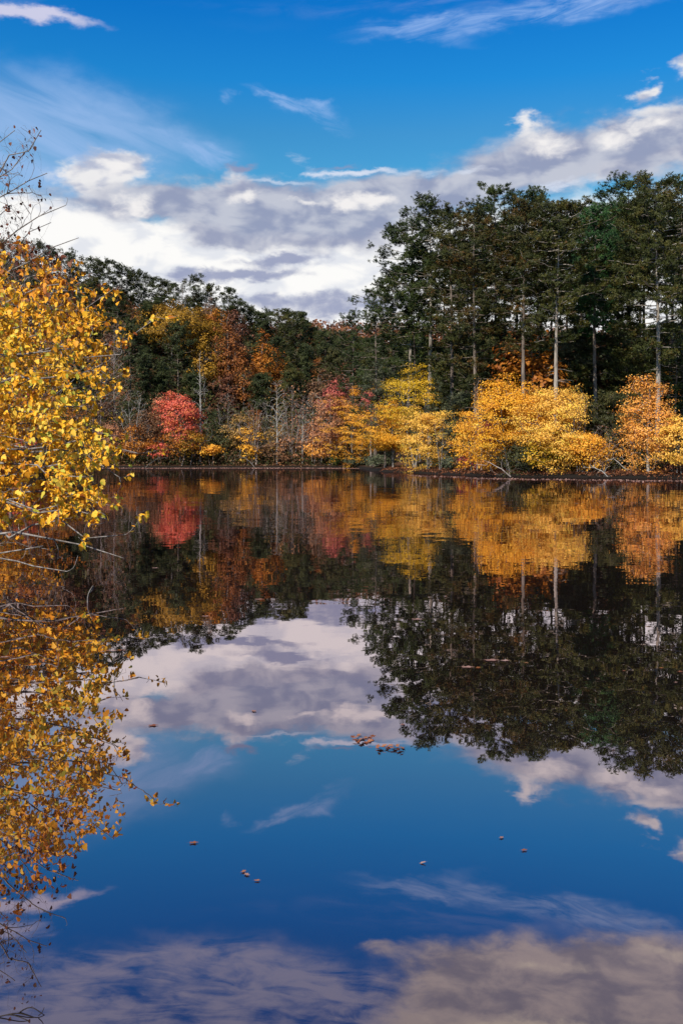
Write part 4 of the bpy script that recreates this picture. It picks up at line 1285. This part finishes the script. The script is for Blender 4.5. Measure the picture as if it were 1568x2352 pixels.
sk = Skel(nr)
tp, trd = trunk_line(9.3, (1.2, .2), nr, .20, .05, 16, .25)
tp = tp + np.array([TX, TY, TZ])
sk.add(tp, trd, 0)
LIMBS = [(30, 300, 17.4), (98, 305, 17.0), (112, 400, 16.6), (150, 462, 16.3), (60, 350, 18.0), (20, 470, 16.0), (176, 545, 16.8), (120, 520, 18.3), (172, 610, 17.6),
         (215, 655, 16.4), (260, 690, 16.0), (140, 640, 15.2), (300, 790, 15.8), (345, 758, 16.8), (225, 745, 18.2), (270, 800, 14.8), (288, 868, 16.2), (235, 830, 17.4), (180, 790, 14.4),
         (245, 900, 15.2), (210, 960, 17.0), (258, 985, 15.6), (325, 1038, 15.8), (235, 1030, 14.6), (278, 1082, 15.4), (190, 1090, 14.0), (262, 1150, 14.8), (215, 1130, 16.0), (250, 1180, 14.2),
         (150, 1170, 13.4), (282, 1224, 14.2), (268, 1248, 13.6), (160, 1318, 12.9), (120, 1268, 13.2), (60, 1010, 14.6), (90, 880, 15.0), (60, 720, 15.6), (40, 1150, 12.8), (100, 1060, 18.6), (80, 780, 19.0), (60, 930, 19.4)]
starts = []
for j, (px, py, Y) in enumerate(LIMBS):
    e = near(px, py, Y)
    zs = np.clip(TZ + (e[2] - TZ) * .62 + 1.0 if e[2] > 2.2 else .9 + e[2] * .5, TZ + .5, 8.6)
    a = np.array([np.interp(zs, tp[:, 2], tp[:, 0]), np.interp(zs, tp[:, 2], tp[:, 1]), zs])
    Lg = np.linalg.norm(e - a)
    up = .30 if e[2] > 4.6 else (.16 if e[2] > 2 else .03)
    c = (a + e) / 2 + np.array([0, 0, -Lg * up * (.9 if e[2] > 3 else .3)]) + nr.normal(size=3) * .25
    c[2] = max(c[2], .25)
    if py > 1215: c[2] = max(a[2] * .6, e[2] + .15)
    ln = sk.bez(a, c, e, 16, .012)
    ln[:, 2] = np.maximum(ln[:, 2], .06)
    rb = .030 + .004 * Lg if j % 4 else .055
    sk.add(ln, rb + (.006 - rb) * np.linspace(0, 1, 16) ** .8, j + 1)

XB = np.array([(280, 90), (400, 110), (460, 140), (500, 95), (545, 110), (600, 165), (680, 235), (740, 240), (790, 285), (870, 285), (915, 245), (980, 250), (1035, 290), (1100, 262), (1160, 258), (1195, 225), (1225, 120)])


def near_pts(m, py0, py1, x0=-330, pw=.7, extra=0, soft=26):
    py = nr.uniform(py0, py1, m)
    xb = np.interp(py, XB[:, 0], XB[:, 1]) + extra + nr.normal(size=m) * soft - 50 + 26 * np.sin(py * .045) + 14 * np.sin(py * .11 + 1)
    u = nr.uniform(0, 1, m) ** pw
    px = x0 + (xb - x0) * u
    Y = nr.normal(size=m) * 1.9 + 16.6
    Y = np.clip(Y, 13.0, 21.5)
    Y = np.minimum(Y, np.where(py > 1100, 15.2, 22))
    return np.stack([(px - CXP) / FP * Y, Y, np.maximum(wz_(py, Y), .22)], 1)


lim_pts = []
for j in range(len(LIMBS)):
    ln_ = sk.lines[j + 1][0]
    if LIMBS[j][1] < 600 or LIMBS[j][1] > 1215: continue
    m_ = 26
    u_ = nr.uniform(.62, 1.0, m_) * 15
    q_ = np.stack([np.interp(u_, range(16), ln_[:, a_]) for a_ in range(3)], 1)
    lim_pts.append(q_ + nr.normal(size=(m_, 3)) * np.array([.24, .3, .16]))
EL = sk.grow(np.concatenate(lim_pts), .006, .003, 6, asc=-.3, pen=.3, sag=-.04, maxlen=1.2)
sk.grow(near_pts(190, 560, 1215), .016, .006, 8, asc=-.2, pen=.6, sag=-.06)
sk.grow(near_pts(30, 300, 545, -120, .8), .012, .004, 8, asc=.2, pen=1.0, sag=.10)
E3 = sk.grow(near_pts(1150, 640, 1205), .006, .003, 6, asc=-.3, pen=.4, sag=-.04, maxlen=2.6)
E3b = sk.grow(near_pts(150, 720, 1200, 90, .8, 10), .006, .003, 6, asc=-.3, pen=.4, sag=-.04, maxlen=2.0)
E3c = sk.grow(near_pts(150, 560, 680, -200, .9), .006, .003, 6, asc=-.1, pen=.4, sag=.04, maxlen=2.0)
ET = sk.grow(near_pts(460, 285, 560, -160, .75, 22, 14), .005, .0025, 6, asc=.8, pen=2.0, sag=.10, maxlen=1.6)
EB = sk.grow(near_pts(170, 1180, 1310, -80, .7, 60), .005, .0025, 6, asc=-.2, pen=.6, sag=.10, maxlen=2.0)
ER = sk.grow(near_pts(300, 530, 700, -120, .8, 12), .005, .0025, 6, asc=.8, pen=2.0, sag=.08, maxlen=1.8)

tree = empty('yellow_leaved_tree', (TX, TY, TZ))
tag(tree, 'near golden yellow tree on the left, branches reaching out low over the water', 'tree')
org = np.array([TX, TY, TZ])


def near_part(name, lines, m, sides):
    v, f, k = join([tubes([l], s_) for l, s_ in zip(lines, sides)]) if len(lines) < 3 else join([tubes(lines, 4)])
    return mesh_obj(name, v - org, f, k, m, tree, smooth=True)


near_part('trunk', [sk.lines[0]], bark('near'), [12])
own = np.array(sk.owner)
for j in range(1, len(LIMBS) + 1):
    ls_ = [sk.lines[i] for i in np.nonzero(own == j)[0]]
    big, small = ls_[:1], ls_[1:]
    v, f, k = join([tubes(big, 8)] + ([tubes(small, 4)] if small else []))
    mesh_obj('limb', v - org, f, k, bark('near'), tree, smooth=True)
tw_ = [sk.lines[i] for i in np.nonzero(own == 0)[0][1:]]
if tw_:
    v, f, k = join([tubes(tw_, 4)])
    mesh_obj('twigs', v - org, f, k, bark('near'), tree, smooth=True)


def near_leaves(name, ends, per, size, pal, tone_c, keep=1.0, seed=1, along=True):
    r_ = gen(seed)
    cs = []
    for e, li in ends:
        if r_.uniform() > keep: continue
        ln = sk.lines[li][0]
        k = max(1, int(r_.poisson(per)))
        for _ in range(k):
            u = r_.uniform(.15, 1.0) ** .7 * (len(ln) - 1); i0 = int(min(u, len(ln) - 2)); t_ = u - i0
            cs.append(ln[i0] * (1 - t_) + ln[i0 + 1] * t_)
    c_ = np.array(cs); n = len(c_)
    ax = r_.normal(size=(n, 3)) * .55 + np.array([.15, 0, -.75]); ax /= np.linalg.norm(ax, axis=1, keepdims=True)
    nm = r_.normal(size=(n, 3)) * .8 + np.array([-.3, -.45, 1.2]); nm -= (nm * ax).sum(1, keepdims=True) * ax; nm /= np.linalg.norm(nm, axis=1, keepdims=True)
    sz = (.42 + 1.05 * r_.beta(1.8, 2.6, n)) * size
    cen = c_ + ax * sz[:, None] * .62 + r_.normal(size=(n, 3)) * .03
    cen[:, 2] = np.maximum(cen[:, 2], .12)
    # hue drifts slowly through the crown, with stray green and brown leaves
    tone = np.clip(tone_c + .13 * np.sin(cen[:, 0] * 2.1 + cen[:, 2] * 1.7) + r_.normal(size=n) * .24, 0, 1)
    v, f, k, t = leaves(cen, sz, r_, tone, LEAF_BIG, 1, frames=(ax, np.cross(nm, ax), nm))
    return mesh_obj(name, v - org, f, k, L(pal), tree, tone=t)


near_leaves('crown', E3 + E3b + EL, 8.6, .080, 'near', .60, .92, 5)
near_leaves('upper_leaves', E3c, 7, .09, 'near', .36, .8, 15)
near_leaves('top_leaves', ET, 1.6, .065, 'nearbrown', .25, .36, 6)
near_leaves('shoulder_leaves', ER, 2.6, .075, 'nearbrown', .5, .6, 7)
near_leaves('lower_leaves', EB, 1.0, .09, 'near', .35, .22, 8)

# tall red and rust trees on the left bank behind the near one
for i, (px, top, bot, wm, Y, pal, ncl, op, lab) in enumerate([
        (-8, 640, 1120, 8.6, 58, 'rust_orange', 420, .1, 'rust orange tree on the left bank, glowing through the near yellow leaves'),
        (-60, 700, 1130, 8.0, 48, 'orange', 300, .1, 'orange tree at the left edge behind the near yellow tree')]):
    x = wx_(px, Y); z = gz(x, Y)
    H = wz_(top, Y) - z
    d = make_broadleaf('autumn_tree', H, wm, max(1.0, wz_(bot, Y) - z + .6), pal, 'grey', gen(1300 + i), ncl=ncl, per=30, ls=.17, cs=.36, flat=.5, open_=op)
    plant('autumn_tree', d, (x, Y, z), lab, 'tree')
x = wx_(30, 66); z = gz(x, 66)
d = make_bare('bare_tree', wz_(552, 66) - z, 8.0, 'twig', gen(1310), 'redbrown', 2600, .14, base=.3, trunks=2, ntw=700, tw=.02, n2=60)
plant('bare_tree', d, (x, 66, z), 'twiggy red brown treetop behind the top of the near yellow tree', 'bare tree')

# ------------------------------------------------------------------ sticks standing in the water
def stick(px, py0, py1, r, bend, label, Y=None):
    Y = Y or CH * FP / (py0 - HYP)
    x = wx_(px, Y); h = wz_(py1, Y)
    u = np.linspace(0, 1, 8)
    p = np.stack([bend * u ** 2 + .01 * np.sin(u * 7), 0 * u, -.12 + (h + .12) * u], 1)
    br = np.array([p[5], p[5] + [.035, .01, .03], p[5] + [.06, .02, .08]])
    v, f, k = join([tubes([(p, np.linspace(r, r * .5, 8))], 6), tubes([(br, np.array([r * .5, r * .4, r * .3]))], 5)])
    o = mesh_obj('stick', v, f, k, bark('near'), None, smooth=True)
    o.location = (x, Y, 0)
    tag(o, label, 'stick')


stick(264, 1575, 1543, .006, .01, 'thin dark twig standing upright in the water in the cloud reflection')
stick(199, 1384, 1345, .010, .07, 'pale crooked twig standing in the dark water below the near branches')

# the tip of a drowned twig at the bottom left
r_ = gen(5)
Yb = CH * FP / (2340 - HYP)
xb_ = wx_(45, Yb)
lines = []
for k, (a0, a1, hh_) in enumerate([(-.09, .045, .014), (-.07, .065, .010), (-.02, .075, .020)]):
    u = np.linspace(0, 1, 10)
    lines.append((np.stack([a0 + (a1 - a0) * u, .015 * k + .01 * np.sin(u * 5), -.006 + hh_ * np.sin(u * 3.0)], 1), np.linspace(.0022, .0012, 10)))
lines.append((np.array([(.055, .01, .004), (.066, .01, .014), (.072, .012, .028)]), np.array([.0016, .0013, .0009])))
v, f, k = join([tubes(lines, 5)])
o = mesh_obj('drowned_twig', v, f, k, bark('wet_shade'), None, smooth=True)
o.location = (xb_, Yb, 0.0)
tag(o, 'dark thin twig breaking the water surface at the bottom left corner', 'twig')
